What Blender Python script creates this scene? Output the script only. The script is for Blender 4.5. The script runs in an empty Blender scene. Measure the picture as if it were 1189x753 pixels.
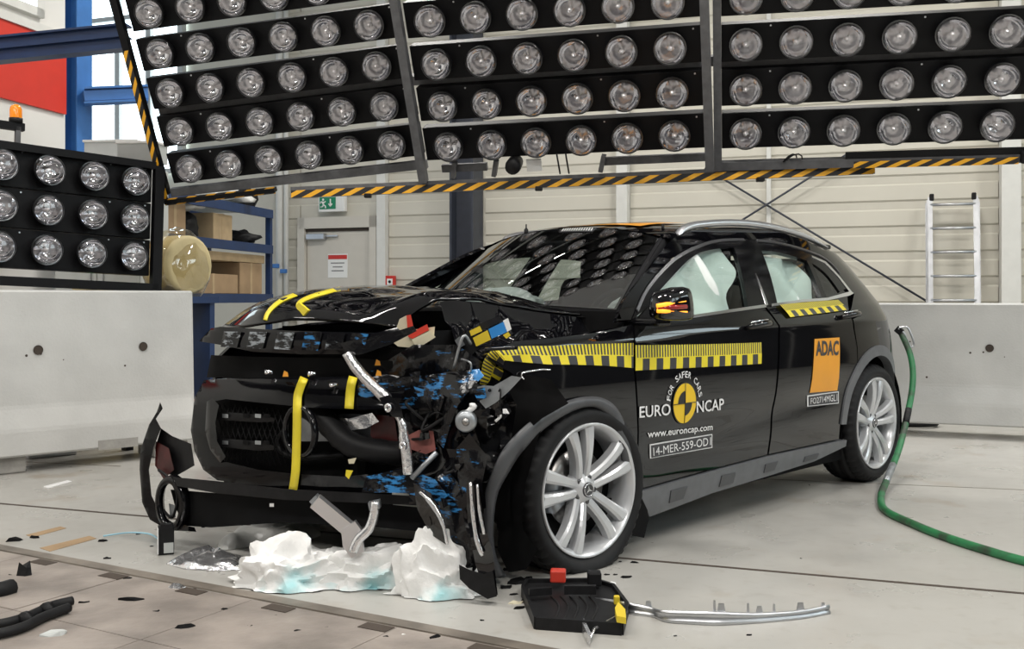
import bpy, bmesh, math, random
from mathutils import Vector, Matrix, noise
random.seed(7)
PI = math.pi
scn = bpy.context.scene
COL = scn.collection
# ------------------------------------------------------------------ camera
F, CX, HY, CAMH = 1200.0, 594.5, 345.0, 1.08          # photo 1189x753
cam = bpy.data.cameras.new('camera'); camo = bpy.data.objects.new('camera', cam); COL.objects.link(camo)
camo.location = (0, 0, CAMH); camo.rotation_euler = (PI/2, 0, 0)
cam.sensor_width = 36; cam.lens = 36*F/1189; cam.shift_y = -(753/2-HY)/1189; cam.clip_end = 200
scn.camera = camo
# ------------------------------------------------------------------ world, lights, exposure
w = bpy.data.worlds.new('world'); scn.world = w; w.use_nodes = True
w.node_tree.nodes['Background'].inputs[0].default_value = (.80, .90, 1, 1)
w.node_tree.nodes['Background'].inputs[1].default_value = 0.6
scn.view_settings.view_transform = 'Standard'; scn.view_settings.look = 'None'
scn.view_settings.gamma = 1; scn.view_settings.use_curve_mapping = False
scn.view_settings.exposure = 0.38
HALL = math.radians(-20)                               # the hall stands turned against the camera
def hall(x, y, z=0.0):
    return Vector((x*math.cos(HALL)-y*math.sin(HALL), x*math.sin(HALL)+y*math.cos(HALL), z))
LIGHTS = [(-4.5, -2.5, 210), (-1, -2.5, 230), (3.0, -2.5, 300), (-4.5, 3.2, 150), (-1, 3.2, 160), (3.4, 3.2, 220),
          (-4.5, 8.6, 210), (-.5, 9.2, 210), (4.0, 9.0, 210)]
for lx, ly, lw in LIGHTS:
    l = bpy.data.lights.new('hall_light', 'AREA'); l.shape = 'RECTANGLE'; l.size = 1.3; l.size_y = .5
    l.energy = lw*.64; l.color = (1, .965, .91)
    o = bpy.data.objects.new('hall_light', l); COL.objects.link(o); o.location = hall(lx, ly, 6.18); o.rotation_euler = (0, 0, HALL)

# ------------------------------------------------------------------ materials
MATS = {}
def mat(name, col, rough=.5, metal=0., var=0., vscale=8., bump=0., bscale=40., coat=0., emit=0., spec=.5, col2=None, lo=.35, hi=.65):
    if name in MATS: return MATS[name]
    m = bpy.data.materials.new(name); m.use_nodes = True; nt = m.node_tree; b = nt.nodes['Principled BSDF']
    b.inputs['Base Color'].default_value = (*col, 1); b.inputs['Roughness'].default_value = rough
    b.inputs['Metallic'].default_value = metal; b.inputs['Coat Weight'].default_value = coat
    b.inputs['Coat Roughness'].default_value = .03; b.inputs['Specular IOR Level'].default_value = spec
    if emit: b.inputs['Emission Color'].default_value = (*col, 1); b.inputs['Emission Strength'].default_value = emit
    if var or col2 or bump:
        tc = nt.nodes.new('ShaderNodeTexCoord')
    if var or col2:
        n = nt.nodes.new('ShaderNodeTexNoise'); n.inputs['Scale'].default_value = vscale; n.inputs['Detail'].default_value = 6
        nt.links.new(tc.outputs['Object'], n.inputs['Vector'])
        r = nt.nodes.new('ShaderNodeValToRGB'); r.color_ramp.elements[0].position = lo; r.color_ramp.elements[1].position = hi
        c2 = col2 or tuple(min(1, c*(1+var)) for c in col)
        c1 = col if col2 else tuple(c*(1-var) for c in col)
        r.color_ramp.elements[0].color = (*c1, 1); r.color_ramp.elements[1].color = (*c2, 1)
        nt.links.new(n.outputs['Fac'], r.inputs[0]); nt.links.new(r.outputs[0], b.inputs['Base Color'])
    if bump:
        n = nt.nodes.new('ShaderNodeTexNoise'); n.inputs['Scale'].default_value = bscale; n.inputs['Detail'].default_value = 5
        nt.links.new(tc.outputs['Object'], n.inputs['Vector'])
        bp = nt.nodes.new('ShaderNodeBump'); bp.inputs['Strength'].default_value = bump; bp.inputs['Distance'].default_value = .02
        nt.links.new(n.outputs['Fac'], bp.inputs['Height']); nt.links.new(bp.outputs[0], b.inputs['Normal'])
    MATS[name] = m; return m
def glass_mat(name, tint, gloss=.12, ior=1.5):
    m = bpy.data.materials.new(name); m.use_nodes = True; nt = m.node_tree; nt.nodes.clear()
    out = nt.nodes.new('ShaderNodeOutputMaterial'); mx = nt.nodes.new('ShaderNodeMixShader'); t = nt.nodes.new('ShaderNodeBsdfTransparent')
    g = nt.nodes.new('ShaderNodeBsdfGlossy'); f = nt.nodes.new('ShaderNodeFresnel'); geo = nt.nodes.new('ShaderNodeNewGeometry'); mr = nt.nodes.new('ShaderNodeMapRange'); mr.inputs[3].default_value = ior; mr.inputs[4].default_value = 1/ior
    nt.links.new(geo.outputs['Backfacing'], mr.inputs[0]); nt.links.new(mr.outputs[0], f.inputs[0])   # same pane from either face
    t.inputs[0].default_value = (*tint, 1); g.inputs['Roughness'].default_value = .01
    mm = nt.nodes.new('ShaderNodeMath'); mm.operation = 'ADD'; mm.inputs[1].default_value = gloss
    nt.links.new(f.outputs[0], mm.inputs[0]); nt.links.new(mm.outputs[0], mx.inputs[0])
    nt.links.new(t.outputs[0], mx.inputs[1]); nt.links.new(g.outputs[0], mx.inputs[2]); nt.links.new(mx.outputs[0], out.inputs[0])
    MATS[name] = m; return m
def nodes_of(m): return m.node_tree.nodes, m.node_tree.links, m.node_tree.nodes['Principled BSDF']

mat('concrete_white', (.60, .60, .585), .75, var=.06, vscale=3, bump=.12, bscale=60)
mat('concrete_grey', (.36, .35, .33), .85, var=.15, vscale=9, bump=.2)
mat('wall_paint', (.60, .575, .50), .55, var=.02, vscale=2)
mat('wall_recess', (.56, .535, .465), .6, var=.02)
mat('wall_grey', (.10, .10, .105), .6, var=.05, vscale=2)
mat('wall_white', (.72, .71, .68), .6, var=.03, vscale=2)
mat('ceiling_paint', (.50, .50, .50), .8, var=.03)
mat('dark_steel', (.035, .04, .055), .5, var=.1)
mat('rig_steel', (.10, .10, .105), .55, var=.15, vscale=20)
mat('rig_black', (.005, .005, .006), .5, var=.1, spec=.2)
mat('white_paint', (.66, .66, .63), .5, var=.03)
mat('door_paint', (.58, .55, .49), .5, var=.02)
mat('blue_steel', (.045, .17, .46), .45, var=.06)
mat('blue_dark', (.008, .030, .10), .45, var=.1)
mat('red_paint', (.60, .035, .02), .5, var=.03)
mat('aluminium', (.55, .56, .58), .35, 1., var=.08)
mat('reflector', (.86, .86, .88), .06, 1., bump=.04, bscale=22)
mat('lamp_rim', (.40, .40, .41), .3, 1.)
mat('bulb', (.75, .72, .70), .1, .6)
glass_mat('lamp_glass', (.95, .95, .97), .05)
mat('amber', (.75, .22, .01), .2, emit=.25)
mat('black_plastic', (.010, .010, .011), .5, var=.2, vscale=30, spec=.22)
mat('cardboard', (.36, .245, .14), .8, var=.1, vscale=6)
mat('cardboard_pale', (.46, .34, .20), .8, var=.08)
mat('wrap', (.62, .56, .44), .25, var=.15, vscale=9, bump=.8, bscale=14)
mat('clear_wrap', (.62, .62, .60), .2, var=.15, vscale=9, bump=.8, bscale=14)
mat('foam_yellow', (.55, .46, .25), .7, var=.08)
mat('green_sign', (.005, .22, .10), .4, emit=.0)
mat('sign_white', (.80, .80, .78), .4)
mat('sign_red', (.55, .03, .02), .4)
mat('grey_text', (.22, .22, .22), .5)
mat('green_led', (.02, .9, .35), .3, emit=3)
mat('light_white', (1, .96, .9), .4, emit=6)
mat('daylight', (.80, .94, 1.), .3, emit=2.6)
mat('box_grey', (.50, .52, .51), .6, var=.04)

def hazard_mat():
    m = mat('hazard', (.65, .36, .02), .5); N, L, b = nodes_of(m)
    tc = N.new('ShaderNodeTexCoord'); sx = N.new('ShaderNodeSeparateXYZ'); L.new(tc.outputs['UV'], sx.inputs[0])
    a = N.new('ShaderNodeMath'); a.operation = 'MULTIPLY'; a.inputs[1].default_value = -.75; L.new(sx.outputs[1], a.inputs[0])
    s = N.new('ShaderNodeMath'); s.operation = 'ADD'; L.new(sx.outputs[0], s.inputs[0]); L.new(a.outputs[0], s.inputs[1])
    d = N.new('ShaderNodeMath'); d.operation = 'FRACT'; L.new(s.outputs[0], d.inputs[0])
    g = N.new('ShaderNodeMath'); g.operation = 'GREATER_THAN'; g.inputs[1].default_value = .54; L.new(d.outputs[0], g.inputs[0])
    mx = N.new('ShaderNodeMix'); mx.data_type = 'RGBA'; mx.inputs['A'].default_value = (.014, .014, .015, 1); mx.inputs['B'].default_value = (.85, .42, .02, 1)
    L.new(g.outputs[0], mx.inputs['Factor']); L.new(mx.outputs['Result'], b.inputs['Base Color'])
hazard_mat()
def floor_mat():
    m = mat('floor_coat', (.47, .455, .43), .42); N, L, b = nodes_of(m)
    tc = N.new('ShaderNodeTexCoord')
    def nz(sc, det, lo, hi):
        n = N.new('ShaderNodeTexNoise'); n.inputs['Scale'].default_value = sc; n.inputs['Detail'].default_value = det; L.new(tc.outputs['Object'], n.inputs['Vector'])
        r = N.new('ShaderNodeMapRange'); r.inputs[1].default_value = lo; r.inputs[2].default_value = hi; L.new(n.outputs['Fac'], r.inputs[0]); return r.outputs[0]
    def mix(fac, A, B, scale=1.):
        mx = N.new('ShaderNodeMix'); mx.data_type = 'RGBA'
        if scale != 1.:
            q = N.new('ShaderNodeMath'); q.operation = 'MULTIPLY'; q.inputs[1].default_value = scale; L.new(fac, q.inputs[0]); fac = q.outputs[0]
        L.new(fac, mx.inputs['Factor'])
        for k, v in (('A', A), ('B', B)):
            if isinstance(v, tuple): mx.inputs[k].default_value = (*v, 1)
            else: L.new(v, mx.inputs[k])
        return mx.outputs['Result']
    c = mix(nz(.8, 5, .3, .7), (.45, .44, .415), (.37, .36, .335))
    c = mix(nz(14, 4, .56, .75), c, (.28, .26, .23), .35)
    c = mix(nz(2.3, 7, .60, .72), c, (.27, .20, .13), .45)
    L.new(c, b.inputs['Base Color'])
    r = nz(3, 6, .3, .7); q = N.new('ShaderNodeMapRange'); q.inputs[3].default_value = .22; q.inputs[4].default_value = .5; L.new(r, q.inputs[0]); L.new(q.outputs[0], b.inputs['Roughness'])
floor_mat()
mat('track_steel', (.27, .235, .21), .5, var=.25, vscale=4, bump=.15, bscale=30)
mat('rail_steel', (.22, .19, .16), .45, .3, var=.3, vscale=6)
mat('seam_dark', (.06, .045, .035), .8)

# ------------------------------------------------------------------ mesh helpers
class MB:
    def __init__(s): s.bm = bmesh.new(); s.uv = s.bm.loops.layers.uv.new('UVMap'); s.mi = 0
    def _add(s, verts, faces, smooth=False, uvs=None):
        vs = [s.bm.verts.new(v) for v in verts]
        for f in faces:
            try: fc = s.bm.faces.new([vs[i] for i in f])
            except ValueError: continue
            fc.smooth = smooth; fc.material_index = s.mi
            if uvs:
                for lp, i in zip(fc.loops, f): lp[s.uv].uv = uvs[i]
        return vs
    def box(s, c, size, M=None, bev=0., smooth=False):
        c = Vector(c); sx, sy, sz = (q/2 for q in size)
        vs = [Vector((a*sx, b*sy, d*sz)) for a in (-1, 1) for b in (-1, 1) for d in (-1, 1)]
        if M is not None: vs = [M @ v for v in vs]
        vs = s._add([v+c for v in vs], [(0, 1, 3, 2), (4, 6, 7, 5), (0, 4, 5, 1), (2, 3, 7, 6), (0, 2, 6, 4), (1, 5, 7, 3)])
        if bev:
            es = list({e for v in vs for e in v.link_edges})
            bmesh.ops.bevel(s.bm, geom=es, offset=bev, segments=2, profile=.5, affect='EDGES')
        return s
    def bar(s, p, q, wd, ht, up=(0, 0, 1), bev=0.):
        p, q = Vector(p), Vector(q); d = q-p; x = d.normalized(); y = Vector(up).cross(x)
        if y.length < 1e-4: y = Vector((0, 1, 0)).cross(x)
        y.normalize(); z = x.cross(y); M = Matrix((x, y, z)).transposed()
        return s.box((p+q)/2, (d.length, wd, ht), M, bev)
    def tube(s, pts, r, n=10, cap=True):
        pts = [Vector(p) for p in pts]; R = r if isinstance(r, (list, tuple)) else [r]*len(pts)
        rings = []; prev = None
        for i, p in enumerate(pts):
            t = (pts[min(i+1, len(pts)-1)]-pts[max(i-1, 0)]).normalized()
            if prev is None:
                a = Vector((0, 0, 1)) if abs(t.z) < .9 else Vector((1, 0, 0)); nx = t.cross(a).normalized()
            else: nx = (prev - t*prev.dot(t)).normalized()
            prev = nx; ny = t.cross(nx)
            rings.append([p+(nx*math.cos(2*PI*k/n)+ny*math.sin(2*PI*k/n))*R[i] for k in range(n)])
        V = [v for r_ in rings for v in r_]; Fc = []
        for i in range(len(pts)-1):
            for k in range(n): Fc.append((i*n+k, i*n+(k+1) % n, (i+1)*n+(k+1) % n, (i+1)*n+k))
        if cap: Fc.append(tuple(range(n-1, -1, -1))); Fc.append(tuple((len(pts)-1)*n+k for k in range(n)))
        s._add(V, Fc, True); return s
    def lathe(s, prof, n=24, c=(0, 0, 0), axis='z', closed=False, M=None):
        V = []; c = Vector(c)
        for (r, h) in prof:
            for k in range(n):
                a = 2*PI*k/n; x, y = r*math.cos(a), r*math.sin(a)
                v = Vector((x, y, h)) if axis == 'z' else (Vector((x, h, y)) if axis == 'y' else Vector((h, x, y)))
                V.append((M @ v if M is not None else v)+c)
        Fc = []; m = len(prof)
        for i in range(m if closed else m-1):
            j = (i+1) % m
            for k in range(n): Fc.append((i*n+k, i*n+(k+1) % n, j*n+(k+1) % n, j*n+k))
        s._add(V, Fc, True); return s
    def disc(s, c, r, nrm, n=20):
        c = Vector(c); z = Vector(nrm).normalized(); x = z.orthogonal().normalized(); y = z.cross(x)
        s._add([c+(x*math.cos(2*PI*k/n)+y*math.sin(2*PI*k/n))*r for k in range(n)], [tuple(range(n))]); return s
    def grid(s, P, smooth=True, flip=False, uv=None, wrap=False):
        nu, nv = len(P), len(P[0]); V = [p for r in P for p in r]; Fc = []
        for i in range(nu-1):
            for j in range(nv-1):
                f = (i*nv+j, (i+1)*nv+j, (i+1)*nv+j+1, i*nv+j+1); Fc.append(f[::-1] if flip else f)
        s._add(V, Fc, smooth, [q for r in uv for q in r] if uv else None); return s
    def prism(s, poly, ext):     # poly: 3D planar points, extruded by the vector ext
        n = len(poly); ext = Vector(ext); V = [Vector(p) for p in poly]+[Vector(p)+ext for p in poly]
        s._add(V, [tuple(range(n-1, -1, -1)), tuple(range(n, 2*n))]+[(i, (i+1) % n, n+(i+1) % n, n+i) for i in range(n)]); return s
    def mesh(s, name, mats):
        me = bpy.data.meshes.new(name); bmesh.ops.recalc_face_normals(s.bm, faces=s.bm.faces[:]) if getattr(s, 'recalc', True) else None
        s.bm.to_mesh(me); s.bm.free()
        for m in (mats if isinstance(mats, (list, tuple)) else [mats]): me.materials.append(MATS[m])
        return me
    def build(s, name, mats, parent=None, loc=None, rot=None, world=False):
        o = bpy.data.objects.new(name, s.mesh(name, mats)); COL.objects.link(o)
        if parent is not None:
            o.parent = parent
            if world:
                o.data.transform(parent_matrix(parent).inverted())
        if loc is not None: o.location = loc
        if rot is not None: o.rotation_euler = rot
        return o
def parent_matrix(p):
    m = Matrix.LocRotScale(p.location, p.rotation_euler, p.scale)
    return parent_matrix(p.parent) @ m if p.parent else m
def tag(o, label, cat, group=None, kind=None):
    if label: o['label'] = label
    if cat: o['category'] = cat
    if group: o['group'] = group
    if kind: o['kind'] = kind
    return o
def thing(name, label, cat, loc=(0, 0, 0), rz=0., group=None, rot=None):
    o = bpy.data.objects.new(name, None); COL.objects.link(o); o.location = loc; o.rotation_euler = rot or (0, 0, rz); o.empty_display_size = .1
    return tag(o, label, cat, group)
def struct(o): o['kind'] = 'structure'; return o
def linked(name, me, parent=None, loc=(0, 0, 0), rot=(0, 0, 0), scale=(1, 1, 1)):
    o = bpy.data.objects.new(name, me); COL.objects.link(o); o.parent = parent; o.location = loc; o.rotation_euler = rot; o.scale = scale; return o
def at(px, py, d): return Vector(((px-CX)/F*d, d, CAMH+(HY-py)/F*d))
def gnd(px, py, z=0.): d = F*(CAMH-z)/(py-HY); return Vector(((px-CX)/F*d, d, z))
def smooth_path(pts, n=6):
    pts = [Vector(p) for p in pts]; out = []
    for i in range(len(pts)-1):
        p0, p1, p2, p3 = pts[max(i-1, 0)], pts[i], pts[i+1], pts[min(i+2, len(pts)-1)]
        for k in range(n):
            t = k/n; out.append(.5*((2*p1)+(p2-p0)*t+(2*p0-5*p1+4*p2-p3)*t*t+(3*p1-p0-3*p2+p3)*t**3))
    return out+[pts[-1]]
def text_mesh(body, bold=0.):
    cu = bpy.data.curves.new('text', 'FONT'); cu.body = body; cu.size = 1; cu.offset = bold; cu.resolution_u = 3
    o = bpy.data.objects.new('text', cu); COL.objects.link(o); bpy.context.view_layer.update()
    me = bpy.data.meshes.new_from_object(o.evaluated_get(bpy.context.evaluated_depsgraph_get()))
    bpy.data.objects.remove(o); bpy.data.curves.remove(cu)
    V = [v.co.copy() for v in me.vertices]; Fc = [tuple(p.vertices) for p in me.polygons]; bpy.data.meshes.remove(me)
    x0 = min(v.x for v in V); x1 = max(v.x for v in V); y0 = min(v.y for v in V); y1 = max(v.y for v in V)
    return [Vector(((v.x-x0)/(x1-x0), (v.y-y0)/(y1-y0), 0)) for v in V], Fc, (x1-x0)/(y1-y0)

# ------------------------------------------------------------------ setting
mb = MB(); mb.grid([[hall(x, y) for y in (-8, 30)] for x in (-14, 14)], False); fl = struct(mb.build('floor', 'floor_coat'))
def seam(pa, pb, wd, nm='floor_joint', m='seam_dark', z=.0015):
    a, b = gnd(*pa), gnd(*pb); d = (b-a).normalized(); n = Vector((-d.y, d.x, 0))*wd/2; up = Vector((0, 0, z))
    k = MB(); k.prism([a-n, b-n, b+n, a+n], up); return k.build(nm, m, fl, world=True)
seam((-300, 558), (1500, 716), .022); seam((870, 555), (1700, 590), .008, m='rail_steel')
seam((-200, 525), (140, 541), .012, m='rail_steel')
# foreground steel track: rail edge strip and bolted plates in front of it
ra, rb = gnd(-100, 617), gnd(700, 769); rd = (rb-ra).normalized(); rn = Vector((-rd.y, rd.x, 0)); rn = rn if rn.y > 0 else -rn
mb = MB(); mb.prism([ra-rn*.03, rb+rd*2-rn*.03, rb+rd*2+rn*.03, ra+rn*.03], (0, 0, .006)); mb.build('track_rail', 'rail_steel', fl, world=True)
pw = .62
for i in range(9):
    for j in range(3):
        a = ra+rd*(i*pw*1.02-.4)-rn*(.04+j*.50); b = a+rd*(pw*1.012); c = b-rn*.494; d = a-rn*.494
        k = MB(); k.prism([d, c, b, a], (0, 0, .003+.0006*((i+j) % 3))); k.build('track_plate', 'track_steel', fl, world=True)
for i in range(7):   # dark bolt pockets beside the rail
    p = ra+rd*(1.02+i*.42)-rn*.075; k = MB(); M = Matrix((rd, rn, Vector((0, 0, 1)))).transposed(); k.box(p+Vector((0, 0, .003)), (.11, .055, .006), M); k.build('bolt_pocket', 'seam_dark', fl, world=True)

# back wall with trapezoid cladding
WY = 13.9*math.cos(HALL)            # hall-frame distance of the wall
def wall_px(px):                    # hall-frame x on the back wall seen at this pixel column
    k = (px-CX)/F; y = 13.9/(1+math.tan(-HALL)*k); return Vector((k*y, y, 0)).dot(hall(1, 0))
mb = MB(); mb.box(hall(0, WY+.12, 3.5), (26, .2, 7), Matrix.Rotation(HALL, 3, 'Z')); wb = struct(mb.build('wall_back', 'wall_recess'))
bays = [(330, 349), (349, 441), (451, 533), (563, 719), (731, 1160), (1182, 1330)]
for (p0, p1) in bays:
    x0, x1 = wall_px(p0)+.01, wall_px(p1)-.01
    me = None
    for k in range(16):
        z = 1.02-.3+k*.30
        if p0 == 349 and z < 2.18: continue
        if me is None:
            q = MB(); L = x1-x0
            prof = [(0, -.105), (-.018, -.085), (-.018, .085), (0, .105)]
            q._add([Vector((s*L/2, y, zz)) for s in (-1, 1) for y, zz in prof], [(0, 1, 5, 4), (1, 2, 6, 5), (2, 3, 7, 6), (0, 3, 2, 1), (4, 5, 6, 7)])
            me = q.mesh('cladding_plank', 'wall_paint')
        linked('cladding_plank', me, wb, hall((x0+x1)/2, WY+.018, z+.1), (0, 0, HALL))
def wall_box(name, m, p0, p1, z0, z1, depth, parent=None, off=0., bev=0.):
    x0, x1 = wall_px(p0), wall_px(p1); k = MB(); k.box(hall((x0+x1)/2, WY-off-depth/2, (z0+z1)/2), (x1-x0, depth, z1-z0), Matrix.Rotation(HALL, 3, 'Z'), bev)
    return k.build(name, m, parent)
def wz(px, py): k = (px-CX)/F; d = 13.9/(1+math.tan(-HALL)*k); return CAMH+(HY-py)/F*d
struct(wall_box('trim_1', 'white_paint', 441, 451, 0, 6.5, .10)); struct(wall_box('trim_2', 'white_paint', 719, 731.5, 0, 6.5, .16))
struct(wall_box('trim_3', 'white_paint', 1160, 1182, 0, 6.5, .30)); struct(wall_box('trim_4', 'white_paint', 890.5, 895.5, 0, 6.5, .05))
# dark I-column
t = thing('steel_column', 'dark blue-grey steel column against the cladding beside the door', 'column', hall(wall_px(548), WY-.2), HALL)
mb = MB(); mb.box((-.155, 0, 3.3), (.03, .36, 6.6)).box((.155, 0, 3.3), (.03, .36, 6.6)); mb.build('flange', 'dark_steel', t)
mb = MB(); mb.box((0, 0, 3.3), (.29, .02, 6.6)); mb.build('web', 'dark_steel', t)
# cross bracing rods
for nm, a, b, lab in (('brace_rod', (820, 196), (1090, 358), 'dark steel brace rod running down to the foot of the ladder'), ('brace_rod', (985, 180), (800, 296), 'dark steel brace rod rising behind the roof toward the lamp rig')):
    pa = hall(wall_px(a[0]), WY-.10, wz(*a)); pb = hall(wall_px(b[0]), WY-.10, wz(*b))
    if nm and a[0] == 985: pa = hall(wall_px(985), WY-.14, wz(*a)); pb = hall(wall_px(b[0]), WY-.14, wz(*b))
    k = MB(); k.tube([pa, pb], .013, 8); tag(k.build(nm, 'dark_steel'), lab, 'brace')
# door
dx0, dx1 = wall_px(357), wall_px(431.5); dz = wz(390, 265)
d1 = struct(wall_box('door_1', 'door_paint', 358, 431, 0, dz-.02, .05, off=-.02))
for p0, p1, z0, z1 in ((349, 357, 0, dz+.16), (432, 440, 0, dz+.16), (349, 440, dz, dz+.16)):
    wall_box('door_frame', 'door_paint', p0, p1, z0, z1, .09, d1)
wall_box('door_gap', 'seam_dark', 357, 432, dz-.045, dz-.005, .02, d1, off=.025)
wall_box('door_closer', 'aluminium', 360, 381, dz-.16, dz-.075, .09, d1, off=.03, bev=.01); wall_box('closer_arm', 'aluminium', 378, 395, dz-.12, dz-.10, .03, d1, off=.05)
t = thing('warning_notice', 'white paper notice with red heading on the beige door', 'sign', hall((wall_px(382)+wall_px(405))/2, WY-.033, wz(393, 315)), HALL)
nw = wall_px(404.5)-wall_px(382)
mb = MB(); mb.box((0, 0, .08), (nw, .006, .34)); mb.build('sheet', 'sign_white', t)
mb = MB(); mb.box((0, -.004, .205), (nw*.96, .004, .06)).box((0, -.006, .205), (nw*.8, .002, .028)); mb.build('heading', 'sign_red', t)
for i, ww in enumerate((.7, .5, .62)): mb = MB(); mb.box((0, -.004, .12-i*.055), (nw*ww, .003, .016)); mb.build('text_line', 'grey_text', t)
# exit sign
ex0, ex1 = wall_px(375.5), wall_px(405.5); exz0, exz1 = wz(390, 246.5), wz(390, 228); W_ = ex1-ex0; H_ = exz1-exz0
t = thing('exit_sign', 'green and white running man exit sign above the door', 'sign', hall((ex0+ex1)/2, WY-.1, exz0), HALL)
mb = MB(); mb.box((0, 0, H_/2), (W_, .08, H_), None, .008); mb.build('housing', 'sign_white', t)
mb = MB(); mb.box((-W_*.14, -.042, H_*.54), (W_*.62, .006, H_*.74)); mb.build('green_panel', 'green_sign', t)
mb = MB(); mb.box((W_*.33, -.042, H_*.54), (W_*.2, .006, H_*.7)); mb.build('door_symbol', 'sign_white', t)
def sgn(pts, r, n): mb = MB(); mb.tube([(-W_*.45+x*H_, -.047, H_*y) for x, y in pts], r, 6); return mb.build(n, 'sign_white', t)
s_ = H_*.045
sgn([(.22, .62), (.30, .44)], s_*1.4, 'figure_body'); sgn([(.30, .44), (.42, .36), (.44, .22)], s_, 'figure_leg'); sgn([(.30, .44), (.22, .32), (.08, .30)], s_, 'figure_leg')
sgn([(.22, .62), (.36, .58), (.44, .66)], s_*.9, 'figure_arm'); sgn([(.22, .62), (.10, .62), (.07, .5)], s_*.9, 'figure_arm')
mb = MB(); mb.disc((-W_*.45+.27*H_, -.049, H_*.76), H_*.075, (0, -1, 0)); mb.build('figure_head', 'sign_white', t)
sgn([(.78, .80), (.78, .36)], s_, 'arrow'); sgn([(.66, .50), (.78, .32), (.90, .50)], s_, 'arrow')
# call point
fx = wall_px(456); t = thing('fire_call_point', 'small red fire call point beside the white post', 'alarm', hall(fx, WY-.06, wz(456, 332)), HALL)
mb = MB(); mb.box((0, 0, .07), (.14, .06, .15), None, .008); mb.build('housing', 'sign_red', t); mb = MB(); mb.box((0, -.032, .06), (.085, .006, .085)); mb.build('pane', 'sign_white', t)
mb = MB(); mb.disc((0, -.037, .06), .022, (0, -1, 0)); mb.build('button', 'black_plastic', t)
# vertical pipes left of the door
for px, r, lab in ((330, .055, 'wide pale grey pipe rising beside the shelving'), (337.5, .035, 'slim pale pipe between the wide pipe and the door frame')):
    p = hall(wall_px(px), WY-.12); k = MB(); k.tube([p, p+Vector((0, 0, 6))], r, 12); tag(k.build('wall_pipe', 'white_paint'), lab, 'pipe')
for px, py, lab in ((329, 309, 'small blue tag on the wide pale pipe'), (338, 315, 'small blue tag on the slim pipe near the door')):
    mb = MB(); mb.box(hall(wall_px(px), WY-.2, wz(px, py)), (.10, .05, .06), Matrix.Rotation(HALL, 3, 'Z'), .008); tag(mb.build('pipe_tag', 'blue_steel'), lab, 'tag')
# ladder
lx = wall_px(1105); lt = thing('ladder', 'aluminium extension ladder leaning on the cladding behind the off-white barrier', 'ladder', hall(lx, WY-.55), HALL)
zt = wz(1105, 230)
for sx in (-.24, .24):
    for k_, dy in enumerate((0, .07, .14)):
        mb = MB(); mb.bar((sx+.012*k_*(1 if sx > 0 else -1), dy*.8, 0), (sx+.012*k_*(1 if sx > 0 else -1), .36+dy*.5, zt-.03*k_), .05, .025, (0, 1, 0)); mb.build('rail', 'aluminium', lt)
    mb = MB(); mb.box((sx*.93, .36, zt), (.05, .07, .08), None, .012); mb.build('hook', 'black_plastic', lt)
for i in range(8):
    z = .22+i*.275; mb = MB(); mb.tube([(-.24, .36*z/zt, z), (.24, .36*z/zt, z)], .017, 8); mb.build('rung', 'aluminium', lt)
# other walls and ceiling (the car and the lamps mirror them)
mb = MB(); mb.box(hall(8.6, 4, 3.5), (.2, 26, 7), Matrix.Rotation(HALL, 3, 'Z')); wr = struct(mb.build('wall_right', 'wall_white'))
mat('wall_dark', (.035, .037, .042), .6, var=.1)
for i in range(9):
    mb = MB(); mb.box(hall(8.47, -6.2+i*2.5, 1.3), (.06, 2.42, 2.6), Matrix.Rotation(HALL, 3, 'Z'), .01); mb.build('wall_panel', 'wall_dark', wr)
for i in range(4):  # unseen window row, added to give the car flank bright reflections
    wn3 = MB(); wn3.box(hall(8.48, .2+i*3.6, 4.3), (.03, 2.6, 2.0), Matrix.Rotation(HALL, 3, 'Z')); o = struct(wn3.build('window_%d' % (i+3), 'daylight'))
    for j in range(3): mb = MB(); mb.box(hall(8.44, -1.1+i*3.6+j*1.3, 4.3), (.06, .08, 2.1), Matrix.Rotation(HALL, 3, 'Z')); mb.build('mullion', 'box_grey', o)
    for z_ in (3.27, 5.33): mb = MB(); mb.box(hall(8.44, .2+i*3.6, z_), (.06, 2.75, .08), Matrix.Rotation(HALL, 3, 'Z')); mb.build('window_frame', 'box_grey', o)
mb = MB(); mb.box(hall(0, -7.5, 3.5), (26, .2, 7), Matrix.Rotation(HALL, 3, 'Z')); struct(mb.build('wall_front', 'wall_grey'))
mb = MB(); mb.box(hall(0, 4, 7.1), (26, 28, .2), Matrix.Rotation(HALL, 3, 'Z')); cl = struct(mb.build('ceiling', 'ceiling_paint'))
for lx_, ly_, lw_ in LIGHTS:
    mb = MB(); mb.box((0, 0, .06), (1.42, .6, .09), None, .01); o = mb.build('light_fixture', 'white_paint', cl); o.location = hall(lx_, ly_, 6.2); o.rotation_euler = (0, 0, HALL)
    for s in (-.5, .5): mb = MB(); mb.tube([(s, 0, .1), (s, 0, .82)], .01, 6); mb.build('drop_rod', 'dark_steel', o)
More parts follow.
